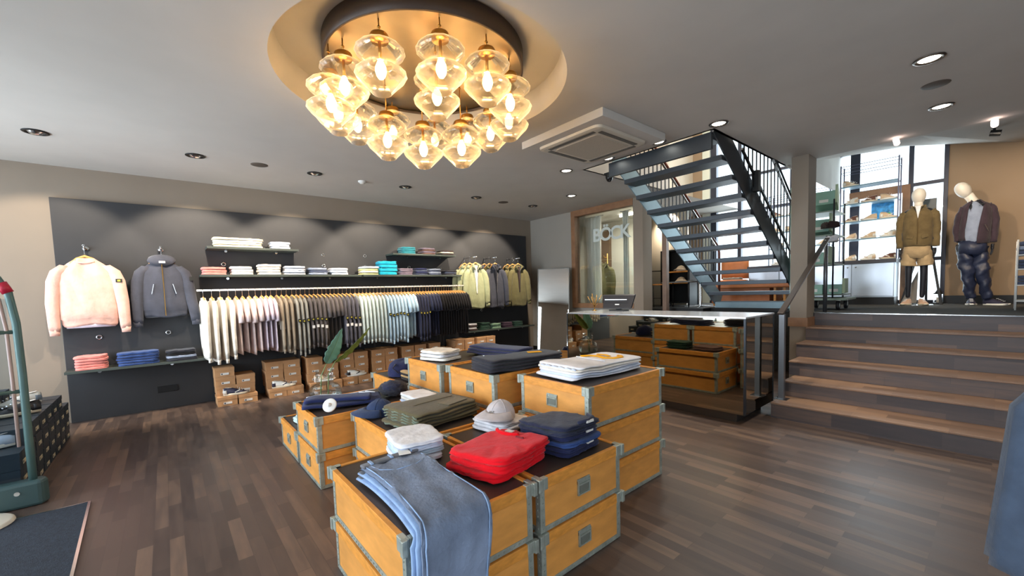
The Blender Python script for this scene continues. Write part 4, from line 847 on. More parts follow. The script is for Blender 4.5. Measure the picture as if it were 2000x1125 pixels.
for c, (y, n) in enumerate(cols):
    for k in range(n):
        fr_ = -6.31 if k == 0 else -6.44; fr_ += (.04 if c in (4, 5) else 0)
        lab = '%s kraft shoe box in column %s under the clothes rail, from the left' % (['bottom', 'second', 'third', 'fourth'][k], ['one', 'two', 'three', 'four', 'five', 'six', 'seven', 'eight', 'nine', 'ten', 'eleven', 'twelve', 'thirteen', 'fourteen', 'fifteen', 'sixteen', 'seventeen', 'eighteen'][c])
        shoebox(lab, (fr_ - .155, y + .003 * ((k * 5 + c) % 3 - 1), k * .1185), 0, kraft, 'kraft shoe boxes under the clothes rail')
# black shoe boxes at the left
blackbox = mat('box_black', (42, 52, 60), .5)
cn = 0
for c in range(8):
    x = -6.02 + c * .235; n = (3, 4, 4, 4, 4, 4, 4, 3)[c]
    for row, yy in enumerate((-.985, -1.31)):
        nn = n if row == 0 else min(5, n + 1)
        for k in range(nn):
            shoebox('%s black shoe box, %s column from the wall, %s row, left stack' % (['bottom', 'second', 'third', 'fourth', 'fifth'][k], ORD[c], ['front', 'rear'][row]), (x, yy + .004 * ((c * 3 + k) % 3), k * .1185), pi / 2, blackbox, 'black shoe boxes by the entrance', lm=mat('label_cream', (206, 196, 166), .7))
# ================================================================ shoes
def shoe(label, loc, rz, upper, sole, accent=None, L=.29, group=None, two=None, rot=None):
    t = thing('sneaker', label, 'shoe', loc, rz, group, rot=rot); N = 20
    def w(f): return .036 + .014 * sin(pi * min(1, f * 1.15)) - .006 * (f > .45) * (f < .75) if f < .9 else .034
    def out(f, sc): # foot outline half width from heel 0 to toe 1
        return sc * (.034 + .016 * sin(pi * f) ** .6 + .006 * sin(2 * pi * (f - .35)))
    rings = []
    for z, sc in ((0, .95), (.006, 1.03), (.020, 1.04), (.026, 1.0)):
        ring = []
        for k in range(28):
            a = 2 * pi * k / 28; f = (1 - cos(a)) / 2; ring.append(((f - .5) * L * (1.0 if sc < 1 else 1.01), (1 if a < pi else -1) * out(f, sc) * min(1, (abs(sin(a)) ** .45)), z + (.012 * max(0, f - .8) / .2 if z < .01 else .006 * max(0, f - .8) / .2)))
        rings.append(ring)
    MB().loft(rings).build('sole', sole, t, True)
    rings = []
    for i in range(15):
        f = .02 + .96 * i / 14; top = .105 if f < .12 else .105 - .030 * sin((f - .12) / .25 * pi / 2) if f < .37 else .085 - .048 * ((f - .37) / .5) if f < .87 else .037 - .012 * (f - .87) / .13
        top = .098 - .01 * f * 3 if f < .3 else max(.034, .098 - .12 * (f - .3)); hw = out(f, .93); ring = []
        for k in range(12):
            a = pi * k / 11; ring.append(((f - .5) * L, hw * cos(a) * (1 - .25 * sin(a)), .020 + (top - .020) * sin(a) ** .75))
        rings.append(ring)
    MB().loft(rings).build('upper', upper, t, True)
    op = MB().lathe(0, 0, [(.0001, 0), (.026, 0), (.028, .003), (.0001, .004)], 14).build('opening', mat('shoe_lining', (214, 206, 196), .8), t); op.location = (-.30 * L, 0, .0935); op.rotation_euler = (0, radians(8), 0); op.scale = (1.3, .8, 1)
    if accent:
        for s in (-1, 1): MB().bar((-.02, s * .0455, .035), (.035, s * .039, .062), .012, .004, up=(0, s, 0)).build('side_stripe', accent, t)
        MB().loft([[((f - .5) * L, .97 * out(f, .97) * cos(pi * k / 9), .02 + .062 * sin(pi * k / 9) ** .8 * (1.04 if f < .2 else 1)) for k in range(10)] for f in (.0, .03, .08, .14)]).build('heel_counter', accent, t, True)
    for j in range(4): MB().bar((.01 + j * .022, -.018, .092 - j * .011), (.01 + j * .022, .018, .092 - j * .011), .006, .004).build('lace', whit, t)
    return t
shw = mat('shoe_white', (236, 234, 226), .55); shb = mat('shoe_beige', (216, 190, 158), .7); shd = mat('shoe_navy', (44, 44, 66), .6); shk = mat('shoe_black', (30, 30, 34), .5); gum = mat('sole_gum', (226, 214, 190), .6); shbr = mat('shoe_brown', (120, 80, 66), .7)
bz = .1200
shoe('navy and white high sneaker on the first kraft shoe boxes', (-6.37, .64, bz), radians(84), shd, gum, shw)
shoe('white sneaker with navy heel on the second group of kraft boxes', (-6.37, 1.19, bz), radians(84), shw, gum, shd)
shoe('pale pink and white sneaker on the third group of kraft boxes', (-6.34, 1.72, bz), radians(84), shb, shw, shw)
shoe('white sneaker with black marks on the fourth group of kraft boxes', (-6.38, 2.20, bz), radians(84), shw, shw, shk)
shoe('white sneaker on top of the black shoe boxes near the panel', (-5.55, -1.05, 4 * bz), radians(-70), shw, shw, cloth('shoe_grey', (120, 130, 140)))
shoe('dark sneaker with a pale sole on the black shoe boxes', (-5.06, -.98, 4 * bz), radians(-72), shk, gum, shk)
shoe('pale blue sneaker on the black shoe boxes behind the security gate', (-4.50, -1.02, 3 * bz + .002), radians(-80), mat('shoe_blue', (196, 212, 232), .6), shw)
bpy.context.view_layer.update()

# ================================================================ glass vase with two leaves
t = thing('glass_vase', 'large clear glass bottle vase on the floor holding two big leaves', 'vase', (-5.55, 1.50, 0))
vg = glass('vase_glass', (.97, .99, .99), .55)
MB().lathe(0, 0, [(.0001, .004), (.12, .002), (.17, .02), (.195, .07), (.198, .14), (.185, .19), (.15, .225), (.105, .245), (.10, .255), (.108, .27), (.108, .31), (.098, .325), (.098, .335), (.108, .345), (.108, .37), (.095, .385), (.11, .40), (.112, .405)], 40).build('bottle', vg, t, True)
MB().lathe(0, 0, [(.0001, .01), (.165, .02), (.19, .07), (.19, .10), (.0001, .10)], 32).build('water', glass('water', (.9, .95, .94), .5), t, True)
def leaf(label, base, stem, tip, wid, m, seed, roll, fold=.25):
    t = thing('leaf_branch', label, 'leaf', base); b = Vector(base); S = [Vector(p) - b for p in stem]; T = Vector(tip) - b
    MB().tube(S, [.007, .006, .005, .004][:len(S)], 8).build('stem', mat('stem_green', (132, 164, 110), .5), t, True)
    a = S[-1]; ax = (T - a); Ln = ax.length; ax.normalize(); side = ax.cross(Vector((cos(roll), sin(roll), .15))).normalized(); nn = side.cross(ax).normalized()
    def f(u, v):
        s = (u - .5) * 2; wv = wid * (sin(pi * min(1, v ** .62)) ** .85) * (1 + .05 * sin(v * 34 + s)); return a + ax * (v * Ln) + side * (s * wv) + nn * (abs(s) * wv * fold - .10 * Ln * v * v + .006 * sin(v * 40) * abs(s))
    o = MB().grid(f, 12, 30).build('leaf_blade', m, t, True); sm = o.modifiers.new('solid', 'SOLIDIFY'); sm.thickness = .002
    MB().tube([f(.5, v / 12) for v in range(13)], .003, 5).build('midrib', mat('stem_green', (132, 164, 110), .5), t, True)
leaf('broad grey-green leaf standing upright in the glass vase', (-5.56, 1.44, .03), [(-5.56, 1.44, .03), (-5.54, 1.46, .35), (-5.50, 1.52, .50)], (-5.42, 1.74, .92), .105, mat('leaf_grey_green', (136, 190, 176), .4, 0, .12, 9), 1, radians(30), .15)
leaf('long yellow-green leaf leaning right in the glass vase', (-5.52, 1.52, .03), [(-5.52, 1.52, .03), (-5.52, 1.54, .35), (-5.47, 1.62, .52)], (-5.40, 2.12, .90), .062, mat('leaf_yellow_green', (150, 164, 76), .45, 0, .2, 12), 2, radians(60), .5)

# ================================================================ entrance side: security gate, mat
t = thing('security_gate', 'rounded grey-green anti-theft gate with a clear panel at the left edge', 'security gate', (-4.22, -.93, 0), pi / 2)
gm = mat('gate_grey_green', (88, 118, 116), .4, .2)
pts = [(.165, 0, .14), (.165, 0, .42), (.168, 0, .9), (.165, 0, 1.24), (.145, 0, 1.44), (.09, 0, 1.57), (-.02, 0, 1.64), (-.22, 0, 1.66), (-.42, 0, 1.60), (-.52, 0, 1.44), (-.54, 0, .9), (-.54, 0, .14)]
MB().tube(pts, .021, 10).build('frame', gm, t, True)
MB().tube([(p[0] * .86 - .022, p[1], p[2] * .97) for p in pts[1:-1]], .010, 8).build('inner_frame', mat('gate_pink', (196, 170, 160), .5), t, True)
for z in (1.18, .78): MB().cyl((-.53, 0, z), (.165, 0, z), .013, 8).build('crossbar', gm, t, True)
MB().tube([pts[4], ((pts[4][0] + pts[5][0]) / 2, 0, 1.505)], .0285, 10).build('red_band', mat('gate_red', (190, 30, 60), .4), t, True)
MB().box(-.52, .13, -.004, .004, .2, 1.40).build('clear_panel', glass('gate_glass', (.86, .92, .96), .5), t)
mb = MB().prism([(-.62, -.06), (.21, -.06), (.235, 0), (.21, .06), (-.62, .06)], 0, .17); mb.build('foot', mat('gate_foot', (66, 92, 94), .45), t, bevel=.02)
MB().cyl((.10, -.060, .11), (.10, -.068, .11), .014, 12).build('bolt', chrome, t)
t = thing('round_base', 'cream round disc base on the floor beside the doormat', 'base', (-3.965, -.98, .009)); t.scale = (.78, .78, 1)
MB().lathe(0, 0, [(.0001, .022), (.20, .020), (.215, .012), (.22, 0)], 40).build('disc', mat('disc_cream', (232, 228, 214), .5), t, True)
t = thing('doormat', 'large dark blue-grey entrance mat with a metal edge at lower left', 'mat', (-3.96, -.48, 0))
MB().prism([(0, 0), (3.2, .12), (3.2, -1.8), (-.05, -1.8)], .001, .008).build('carpet_field', mat('mat_blue_black', (40, 48, 60), .95, 0, .3, 70, .4, 200), t)
MB().bar((0, 0, .005), (3.2, .12, .005), .014, .012).build('metal_edge', chrome, t)
MB().bar((0, 0, .005), (-.05, -1.8, .005), .010, .010).build('metal_edge', chrome, t)

# ================================================================ curtained room behind the inner window
def curtain(label, x0, x1, y, z0, z1, nf, m):
    t = thing('curtain', label, 'curtain', ((x0 + x1) / 2, y, z0)); w_ = x1 - x0
    o = MB().grid(lambda u, v: ((u - .5) * w_ * (1 - .12 * sin(pi * v)), .035 * sin(u * nf * 2 * pi + .4 * sin(v * 3)) * (1.15 - .4 * v), v * (z1 - z0)), nf * 10, 16).build('cloth', m, t, True)
    s = o.modifiers.new('solid', 'SOLIDIFY'); s.thickness = .004
    MB().cyl((-w_ / 2 - .05, 0, z1 - z0 + .012), (w_ / 2 + .05, 0, z1 - z0 + .012), .010, 8).build('curtain_rod', chrome, t, True)
curt = cloth('curtain_white', (226, 222, 218), .04)
curtain('white pleated curtain at the left behind the inner window', -5.66, -5.24, 6.85, 1.0, 2.80, 4, curt)
curtain('narrow white pleated curtain at the right behind the inner window', -4.74, -4.60, 6.85, 1.0, 2.80, 3, curt)
frontshirt('jacket', 'olive jacket behind the inner window standing in for the reflected wall jackets', 'jacket', (-5.42, 7.15, 1.86), radians(-70), olv, W=.17, L=.66, sl=.60, spread=.05, jacket=True, depth=.05, seed=31)  # stands in for the wall jackets reflected in the pane
t = thing('coat_stand', 'thin brass coat hook stand behind the olive jacket', 'coat stand', (-5.42, 7.27, .0)); MB().cyl((0, 0, 0), (0, 0, 2.08), .012, 8).build('pole', brass, t, True); MB().tube([(0, 0, 2.0), (0, -.10, 1.99), (0, -.12, 2.03)], .007, 6).build('hook', brass, t, True); MB().lathe(0, 0, [(.0001, 0), (.16, 0), (.16, .02), (.0001, .022)], 20).build('base', brass, t, True)
t = thing('strip_light', 'slim white strip light on the ceiling of the curtained room', 'light', (-5.0, 7.5, 2.87)); MB().box(-.25, .25, -.02, .02, -.03, .024).build('tube', mat('strip_on', (255, 250, 240), .4, emit=(255, 250, 240), estr=6), t)
# shop lettering on the pane
t = thing('window_lettering', 'pale letters BÖCK stuck on the inner shop window', 'lettering', (-5.10, 6.392, 2.245))
fx = 0.0; lm_ = mat('letter_white', (206, 214, 208), .6)
for chh, wd in (('B', .17), ('Ö', .235), ('C', .215), ('K', .18)):
    cu_ = bpy.data.curves.new('letter', 'FONT'); cu_.body = chh; cu_.size = .335; cu_.extrude = .003; cu_.offset = .008
    tmp = bpy.data.objects.new('letter_tmp', cu_); C.objects.link(tmp); bpy.context.view_layer.update()
    me = bpy.data.meshes.new_from_object(tmp.evaluated_get(bpy.context.evaluated_depsgraph_get())); bpy.data.objects.remove(tmp)
    me.materials.clear(); me.materials.append(lm_); o = bpy.data.objects.new('letter', me); C.objects.link(o); o.parent = t; o.location = (fx, 0, 0); o.rotation_euler = (radians(90), 0, 0); fx += wd

# ================================================================ raised floor: rear furniture
t = thing('cap_shelf', 'dark shelving unit on the raised floor displaying cream caps', 'shelf', (-4.12, 7.85, RZ))
for x in (-.28, .28): MB().box(x - .02, x + .02, -.18, .18, 0, 1.10).build('side_panel', black, t)
for z in (.06, .44, .66, 1.08): MB().box(-.26, .26, -.19, .18, z, z + .025).build('shelf_board', oak if z in (.44, .66) else black, t)
MB().box(-.26, .26, .16, .18, .06, 1.08).build('back', mat('shelf_back', (32, 34, 34), .7), t)
ccap = cloth('cream_cap', (232, 212, 186))
cap('baseball_cap', 'cream cap on the upper board of the dark rear shelf', (-4.03, 7.75, RZ + .686), radians(-80), ccap)
cap('baseball_cap', 'cream cap on the lower board of the dark rear shelf', (-4.03, 7.75, RZ + .466), radians(-60), ccap)
t = thing('side_table', 'dark metal table with a grey top on the raised floor near the stair', 'table', (-3.92, 7.30, RZ))
MB().box(-.16, .38, -.2, .2, .455, .475).build('tabletop', mat('top_grey', (100, 104, 104), .4), t, bevel=.003)
for x, y in ((-.13, -.17), (.35, -.17), (-.13, .17), (.35, .17)): MB().cyl((x, y, 0), (x, y, .455), .010, 8).build('leg', black, t, True)
t = thing('bar_chair', 'thin black metal chair with a pale seat on the raised floor', 'chair', (-4.30, 7.38, RZ), radians(40)); t.scale = (.8, .8, 1)
MB().box(-.15, .15, -.15, .15, .42, .445).build('seat', oak, t, bevel=.004)
for x in (-.14, .14):
    MB().tube([(x, -.14, .42), (x, -.17, 0)], .008, 6).build('leg', black, t, True)
    MB().tube([(x, .17, 0), (x, .14, .42), (x, .17, .70)], .008, 6).build('leg', black, t, True)
MB().cyl((-.14, .17, .70), (.14, .17, .70), .010, 6).build('backrest', black, t, True); MB().cyl((-.15, -.155, .17), (.15, -.155, .17), .006, 6).build('stretcher', black, t, True)
t = thing('pedestal_table', 'chrome pedestal with a star foot beside the foot of the staircase', 'pedestal', (-3.50, 7.42, RZ))
MB().lathe(0, 0, [(.022, .03), (.018, .12), (.016, .48)], 14).build('column', chrome, t, True); MB().lathe(0, 0, [(.0001, .48), (.20, .48), (.20, .50), (.0001, .502)], 28).build('tabletop', mat('top_grey', (100, 104, 104), .4), t)
for k in range(4): a = k * pi / 2 + .3; MB().bar((0, 0, .035), (.26 * cos(a), .26 * sin(a), .012), .035, .02).build('foot', chrome, t, bevel=.004)
# bench
leath = mat('tan_leather', (196, 122, 72), .5, 0, .12, 8)
t = thing('bench', 'long bench with a tan leather top and wooden front behind the staircase', 'bench', (-2.80, 7.95, RZ))
MB().box(-.72, .62, -.2, .2, .32, .42).build('cushion', leath, t, bevel=.02)
MB().box(-.66, .30, -.16, .18, .05, .32).build('wooden_box', mat('box_wood', (176, 104, 56), .5, 0, .15, 6), t, bevel=.003)
for x in (.36, .50): MB().box(x, x + .035, -.16, .16, 0, .32).build('leg', oak, t)
for x in (-.64, -.05): MB().box(x, x + .035, -.14, .16, 0, .05).build('leg', oak, t)
# leather chair
t = thing('leather_armchair', 'orange-brown leather chair by the far glazing seen through the stair', 'chair', (-3.34, 8.45, RZ), radians(15))
MB().box(-.24, .24, -.24, .24, .40, .48).build('seat', leath, t, bevel=.02)
MB().loft([[(x_, .22 + .05 * (z - .5) + y_, z) for x_, y_ in ((-.24, 0), (-.12, .04), (.12, .04), (.24, 0), (.24, .04), (.12, .08), (-.12, .08), (-.24, .04))] for z in (.50, .62, .78, .92)]).build('backrest', leath, t, True)
for x, y in ((-.21, -.2), (.21, -.2), (-.21, .2), (.21, .2)): MB().cyl((x, y, .40), (x * 1.1, y * 1.1, 0), .012, 8).build('leg', chrome, t, True)
folded('grey folded cloth lying on the seat of the orange leather chair', 'cloth', (-3.34, 8.42, RZ + .481), .2, .32, .26, .05, greyc, 2, soft=2, name='folded_cloth')
# steel cabinet
t = thing('steel_cabinet', 'low brushed steel cabinet with a dark top under the shoe shelves', 'cabinet', (-2.12, 8.86, RZ))
MB().box(-1.02, 1.06, -.18, .22, 0, .12).build('plinth', black, t)
MB().box(-1.02, 1.06, -.20, .22, .12, .66).build('carcass', mat('cab_steel', (168, 176, 184), .35, .6, .06, 3), t)
cabd = mat('cab_door', (176, 182, 190), .28, .75, .05, 3)
for k in range(4):
    d_ = MB().box(-1.01 + k * .52, -1.01 + k * .52 + .505, -.218, -.202, .14, .655).build('door', cabd, t, bevel=.002)
    hx = -1.01 + k * .52 + (.46 if k % 2 == 0 else .045); MB().cyl((hx, -.235, .61), (hx, -.218, .61), .012, 10).build('knob', chrome, d_, True)
MB().box(-1.04, 1.08, -.23, .23, .66, .72).build('worktop', mat('worktop_dark', (52, 50, 58), .4), t, bevel=.003)
# shoe shelving
sf = mat('shelf_frame', (84, 88, 112), .4, .4); sbd = mat('shelf_blue_grey', (120, 152, 172), .4, .1)
def shoe_rack(label, x0, x1, zs, ztop, wires):
    t = thing('shoe_rack', label, 'shoe rack', ((x0 + x1) / 2, 8.84, RZ + .72)); h = (x1 - x0) / 2; zb = RZ + .72
    for x in (-h, h):
        for y in (-.11, .11): MB().box(x - .008, x + .008, y - .008, y + .008, 0, ztop - zb).build('upright', sf, t)
    for z in zs: MB().box(-h + .008, h - .008, -.12, .12, z - zb - .02, z - zb).build('shelf_board', sbd, t)
    for z in wires:
        for y in (-.11, .11): MB().box(-h, h, y - .004, y + .004, z - zb - .004, z - zb + .004).build('top_wire', sf, t)
        for x in (-h, h): MB().box(x - .004, x + .004, -.11, .11, z - zb - .004, z - zb + .004).build('end_wire', sf, t)
ZS = (1.95, 2.22, 2.53, 2.84)
shoe_rack('tall blue-grey wire shoe rack in front of the far glazing, right one', -1.76, -1.05, (2.02, 2.31, 2.60, 2.89), 3.24, (3.22, 3.12))
shoe_rack('blue-grey wire shoe rack partly hidden behind the slim pillar', -2.82, -1.90, (1.98, 2.27, 2.56), 2.95, (2.94, 2.86, 2.78))
cols_ = [(shb, gum, shw, 'beige'), (shw, shw, shb, 'white'), (shbr, gum, shw, 'brown'), (shb, shw, None, 'sand')]
sp = {}
def rackshoe(i, label, loc, rz):
    k = i % 4
    if k not in sp: u, s_, a, _ = cols_[k]; sp[k] = shoe(label, loc, rz, u, s_, a, L=.205, group='sneakers on the shoe racks'); return sp[k]
    return dup(sp[k], loc, rz, label)
LVN = {0: 'cabinet top', 1: 'lowest board', 2: 'second board', 3: 'third board', 4: 'top board'}
for rk, (xa, xb, zs, nm) in enumerate(((-1.76, -1.05, (1.668, 2.02, 2.31, 2.60, 2.89), 'right shoe rack'), (-2.82, -1.90, (1.668, 1.98, 2.27, 2.56), 'left shoe rack'))):
    for li, z in enumerate(zs):
        nn = (3 if rk == 0 else 4) if z < 2.85 else 1
        for k in range(nn):
            x = xa + (xb - xa) * (k + .5) / (3 if rk == 0 else 4); i = li * 3 + k + rk
            rackshoe(i, '%s sneaker, %s from the left on the %s of the %s' % (cols_[i % 4][3], ORD[k], LVN[li], nm), (x, 8.80, z + .001), radians(random.choice((150, 165, 200, 15, 25))))
# picture behind rack
t = thing('poster', 'small blue and green poster hanging in the far window behind the shoe rack', 'poster', (-1.28, 9.10, 2.52))
MB().box(-.14, .14, 0, .006, -.17, .15).build('sheet', mat('poster_blue', (60, 150, 220), .6, 0, .5, 18), t); MB().box(-.02, .10, -.002, 0, -.16, -.09).build('green_patch', mat('poster_green', (90, 200, 90), .6), t); MB().cyl((-.14, .003, .155), (.14, .003, .155), .006, 6).build('hanging_rod', chrome, t)

# ================================================================ stock cart with green boxes at the head of the steps
t = thing('stock_cart', 'wheeled stock cart with grey shelves behind the slim pillar', 'cart', (-1.62, 7.25, RZ))
MB().box(-.22, .30, -.30, .30, .135, .165).build('deck', mat('deck_green_grey', (140, 156, 140), .5), t, bevel=.004)
for z in (.62,): MB().box(-.20, .16, -.28, .28, z, z + .018).build('shelf_board', mat('deck_green_grey', (140, 156, 140), .5), t)
for x, y in ((-.20, -.29), (.15, -.29), (-.20, .29), (.15, .29)): MB().cyl((x, y, .16), (x, y, 1.50), .010, 8).build('upright', steel, t, True)
for k, (x, y) in enumerate(((-.15, -.22), (.20, -.22), (-.15, .22), (.20, .22))):
    w1 = MB().cyl((x - .016, y, .065), (x + .016, y, .065), .062, 20).build('wheel', mat('rubber_black', (30, 30, 34), .6), t, True)
    MB().cyl((x - .020, y, .065), (x + .020, y, .065), .03, 14).build('hub', mat('wheel_hub', (190, 196, 196), .4), w1, True)
    MB().box(x - .026, x + .026, y - .022, y + .022, .125, .136).build('caster_plate', chrome, t)
sage = mat('box_sage', (142, 184, 168), .6, 0, .05, 6); sagel = mat('box_sage_inside', (176, 196, 160), .7)
def openbox(label, loc, rz, tilt=0, w=.21, d=.32, h=.12, lid=True, rot=None):
    t = thing('open_shoe_box', label, 'shoe box', loc, rz, 'sage green shoe boxes on the stock cart', rot=(tilt, 0, rz))
    MB().box(-w / 2, w / 2, -d / 2, d / 2, 0, .004).box(-w / 2, -w / 2 + .004, -d / 2, d / 2, .004, h).box(w / 2 - .004, w / 2, -d / 2, d / 2, .004, h).box(-w / 2 + .004, w / 2 - .004, -d / 2, -d / 2 + .004, .004, h).box(-w / 2 + .004, w / 2 - .004, d / 2 - .004, d / 2, .004, h).build('box_base', sage, t)
    if lid: MB().box(w / 2 + .002, w / 2 + .03, -d / 2, d / 2, .01, h + .08).build('lid', sagel, t)
    MB().box(-.05, .05, -d / 2 - .002, -d / 2, .03, .07).build('label', paper, t)
    return t
zc = RZ + .166
openbox('sage green open shoe box tilted forward at the top of the stock cart', (-1.62, 7.16, RZ + 1.415), radians(8), radians(-14), w=.24, d=.30, h=.19)
openbox('sage green open shoe box with dark shoes in the middle of the stock cart', (-1.66, 7.16, RZ + 1.07), radians(4), radians(-5), w=.22, d=.30, h=.17)
openbox('sage green shoe box on the cart shelf below the middle one', (-1.67, 7.16, RZ + .642), radians(-3), 0, h=.16)
openbox('sage green shoe box standing at left on the cart deck', (-1.70, 7.16, zc + .055), 0, 0, h=.13, lid=False)
openbox('sage green shoe box with pale shoes at right on the cart deck', (-1.48, 7.16, zc + .055), radians(4), 0, w=.18, h=.13)
folded('bundle of pale paper hanging out of the middle cart box', 'paper', (-1.50, 7.02, RZ + .93), .3, .14, .24, .10, whit, 2, soft=3, name='paper_bundle')
folded('dark patterned shoes piled on the middle cart box', 'shoes', (-1.52, 7.0, RZ + 1.12), .6, .16, .22, .10, dbrown, 3, soft=3, name='shoe_pile')
for k, z in enumerate((RZ + 1.03, RZ + 1.375, RZ + .24, )):
    pass
# small shelves of the cart that carry the upper boxes
MB().box(-.20, .16, -.28, .28, 1.02, 1.035).build('shelf_board', mat('deck_green_grey', (140, 156, 140), .5), [x for x in C.objects if x.name.startswith('stock_cart')][0])
MB().box(-.20, .16, -.28, .28, 1.34, 1.355).build('shelf_board', mat('deck_green_grey', (140, 156, 140), .5), [x for x in C.objects if x.name.startswith('stock_cart')][0])
MB().box(-.20, .24, -.28, .28, .200, .215).build('shelf_board', mat('deck_green_grey', (140, 156, 140), .5), [x for x in C.objects if x.name.startswith('stock_cart')][0])

# ================================================================ mannequins
skinw = mat('mannequin_white', (236, 228, 214), .45); mblk = mat('mannequin_black', (34, 36, 44), .5)
def skin_body(name, nodes, edges, m, parent, root=0, sub=2):
    me = bpy.data.meshes.new(name); me.from_pydata([n_[0] for n_ in nodes], edges, []); me.materials.append(m)
    o = bpy.data.objects.new(name, me); C.objects.link(o); o.parent = parent
    o.modifiers.new('skin', 'SKIN')
    sv = me.skin_vertices[0].data if me.skin_vertices else None
    if sv:
        for i, n_ in enumerate(nodes): r = n_[1]; sv[i].radius = (r, r) if not isinstance(r, tuple) else r
        sv[root].use_root = True
    o.modifiers['skin'].use_smooth_shade = True
    s = o.modifiers.new('sub', 'SUBSURF'); s.levels = sub; s.render_levels = sub
    return o
def limb(path, rad, m, name, parent, seed=0, seg=28, wr=.10, flat=.85):
    """cloth tube following a limb with irregular wrinkles"""
    P_ = [Vector(p) for p in path]; n_ = len(P_); rings = []; T = (n_ - 1) * 7
    for i in range(T + 1):
        f = i / 7; k = min(int(f), n_ - 2); t_ = f - k; c_ = P_[k].lerp(P_[k + 1], t_); r = rad[k] * (1 - t_) + rad[k + 1] * t_; d_ = (P_[k + 1] - P_[k]).normalized()
        ax = Vector((1, 0, 0)); ax = (ax - d_ * ax.dot(d_)).normalized(); ay = d_.cross(ax).normalized(); ring = []
        for j in range(seg):
            a = 2 * pi * j / seg; w_ = 1 + wr * (.55 * sin(i * .9 + 2.2 * sin(a + seed) + seed) + .35 * sin(a * 3 + i * .35 + seed * 2) + .25 * sin(i * 2.1 - a * 2 + seed))
            ring.append(c_ + (ax * cos(a) + ay * sin(a) * flat) * r * w_)
        rings.append(ring)
    return MB().loft(rings).build(name, m, parent, True)
def torso(levels, m, name, parent, seed=0, wr=.06):
    rings = []
    for i, (z, cx_, cy_, w_, d_) in enumerate(levels):
        rings.append([(cx_ + w_ * cos(2 * pi * k / 28) * (1 + wr * .5 * sin(3 * 2 * pi * k / 28 + i + seed)), cy_ + d_ * sin(2 * pi * k / 28) * (1 + wr * sin(5 * 2 * pi * k / 28 + i * 1.7 + seed)), z + .008 * sin(2 * pi * k / 14 + i)) for k in range(28)])
    return MB().loft(rings).build(name, m, parent, True)
def egg(cx_, cy_, z0, parent, tiltx=0, tilty=0):
    def f(u, v):
        a = 2 * pi * u; b = pi * (v - .5); r = cos(b); q = sin(b); w_ = .078 * (1 + .10 * q); d_ = .098 * (1 + .08 * q)
        p = Vector((w_ * r * cos(a), d_ * r * sin(a) - .012 * q, .120 * q)); p.rotate(Matrix.Rotation(tiltx, 3, 'X') @ Matrix.Rotation(tilty, 3, 'Y')); return (cx_ + p.x, cy_ + p.y, z0 + p.z)
    return MB().grid(f, 28, 18).build('head', skinw, parent, True)
def hand(parent, x, y, z, s, m):
    """relaxed mannequin hand pointing down: palm and five fingers"""
    nodes = [((x, y, z), .022), ((x, y, z - .045), .024), ((x, y - .0, z - .080), .020)]; ed = [(0, 1), (1, 2)]
    for k in range(4):
        yy = y - .030 + .020 * k; L_ = (.055, .066, .062, .048)[k]; b = len(nodes)
        nodes += [((x, yy, z - .092), .0095), ((x + s * -.006, yy * 1.0, z - .092 - L_ * .5), .0085), ((x + s * -.018, yy, z - .092 - L_), .0075)]; ed += [(2, b), (b, b + 1), (b + 1, b + 2)]
    b = len(nodes); nodes += [((x - s * .004, y - .040, z - .050), .010), ((x - s * .012, y - .052, z - .080), .0085)]; ed += [(0, b), (b, b + 1)]
    return skin_body('hand', nodes, ed, m, parent, 0, 1)
def mshoe(parent, x, y, rz, m, sole):
    a = shoe('x', (x, y, 0), rz, m, sole, None, L=.27)
    for ch_ in list(a.children):
        pass
    # merge as one part of the mannequin
    up = None
    for ch_ in list(a.children):
        if ch_.name.startswith('upper'): up = ch_
    M = Matrix.Translation((x, y, 0)) @ Matrix.Rotation(rz, 4, 'Z')
    for ch_ in list(a.children):
        if ch_.name.startswith(('upper', 'sole', 'lace')):
            ch_.matrix_basis = M @ ch_.matrix_basis; ch_.parent = parent
        else: bpy.data.objects.remove(ch_)
    bpy.data.objects.remove(a); up.name = 'shoe_upper'
# mannequin one: olive work jacket, beige shorts, dark leggings
jo = cloth('work_olive', (112, 96, 66), .16); sho = cloth('shorts_beige', (182, 158, 122), .10)
t = thing('mannequin', 'white-headed mannequin in an olive work jacket, beige shorts and dark leggings', 'mannequin', (-.81, 8.6, RZ), radians(4))
nodes = [((0, 0, .90), .115), ((0, 0, 1.06), .10), ((0, 0, 1.24), .12), ((0, 0, 1.38), .09), ((0, -.005, 1.45), .045), ((0, -.01, 1.53), .042),
         ((.085, 0, .86), .075), ((.09, -.01, .50), .050), ((.075, .02, .10), .034), ((-.085, 0, .86), .075), ((-.095, -.01, .50), .050), ((-.10, .02, .10), .034),
         ((.165, 0, 1.37), .05), ((.20, .01, 1.12), .038), ((.205, -.02, .88), .028), ((-.165, 0, 1.37), .05), ((-.20, .01, 1.12), .038), ((-.20, -.02, .88), .028)]
ed = [(0, 1), (1, 2), (2, 3), (3, 4), (4, 5), (0, 6), (6, 7), (7, 8), (0, 9), (9, 10), (10, 11), (3, 12), (12, 13), (13, 14), (3, 15), (15, 16), (16, 17)]
skin_body('body', nodes, ed, mblk, t)
MB().tube([(0, 0, 1.42), (0, -.01, 1.50), (0, -.012, 1.56)], [.056, .048, .050], 14).build('neck', skinw, t, True)
egg(0, -.015, 1.605, t, radians(6))
torso([(.87, 0, 0, .168, .118), (.885, 0, 0, .176, .126), (.93, 0, 0, .186, .132), (1.03, 0, 0, .190, .132), (1.18, 0, 0, .196, .132), (1.32, 0, 0, .198, .122), (1.385, 0, 0, .172, .100), (1.43, 0, 0, .110, .082), (1.455, 0, 0, .068, .066)], jo, 'jacket', t, 1)
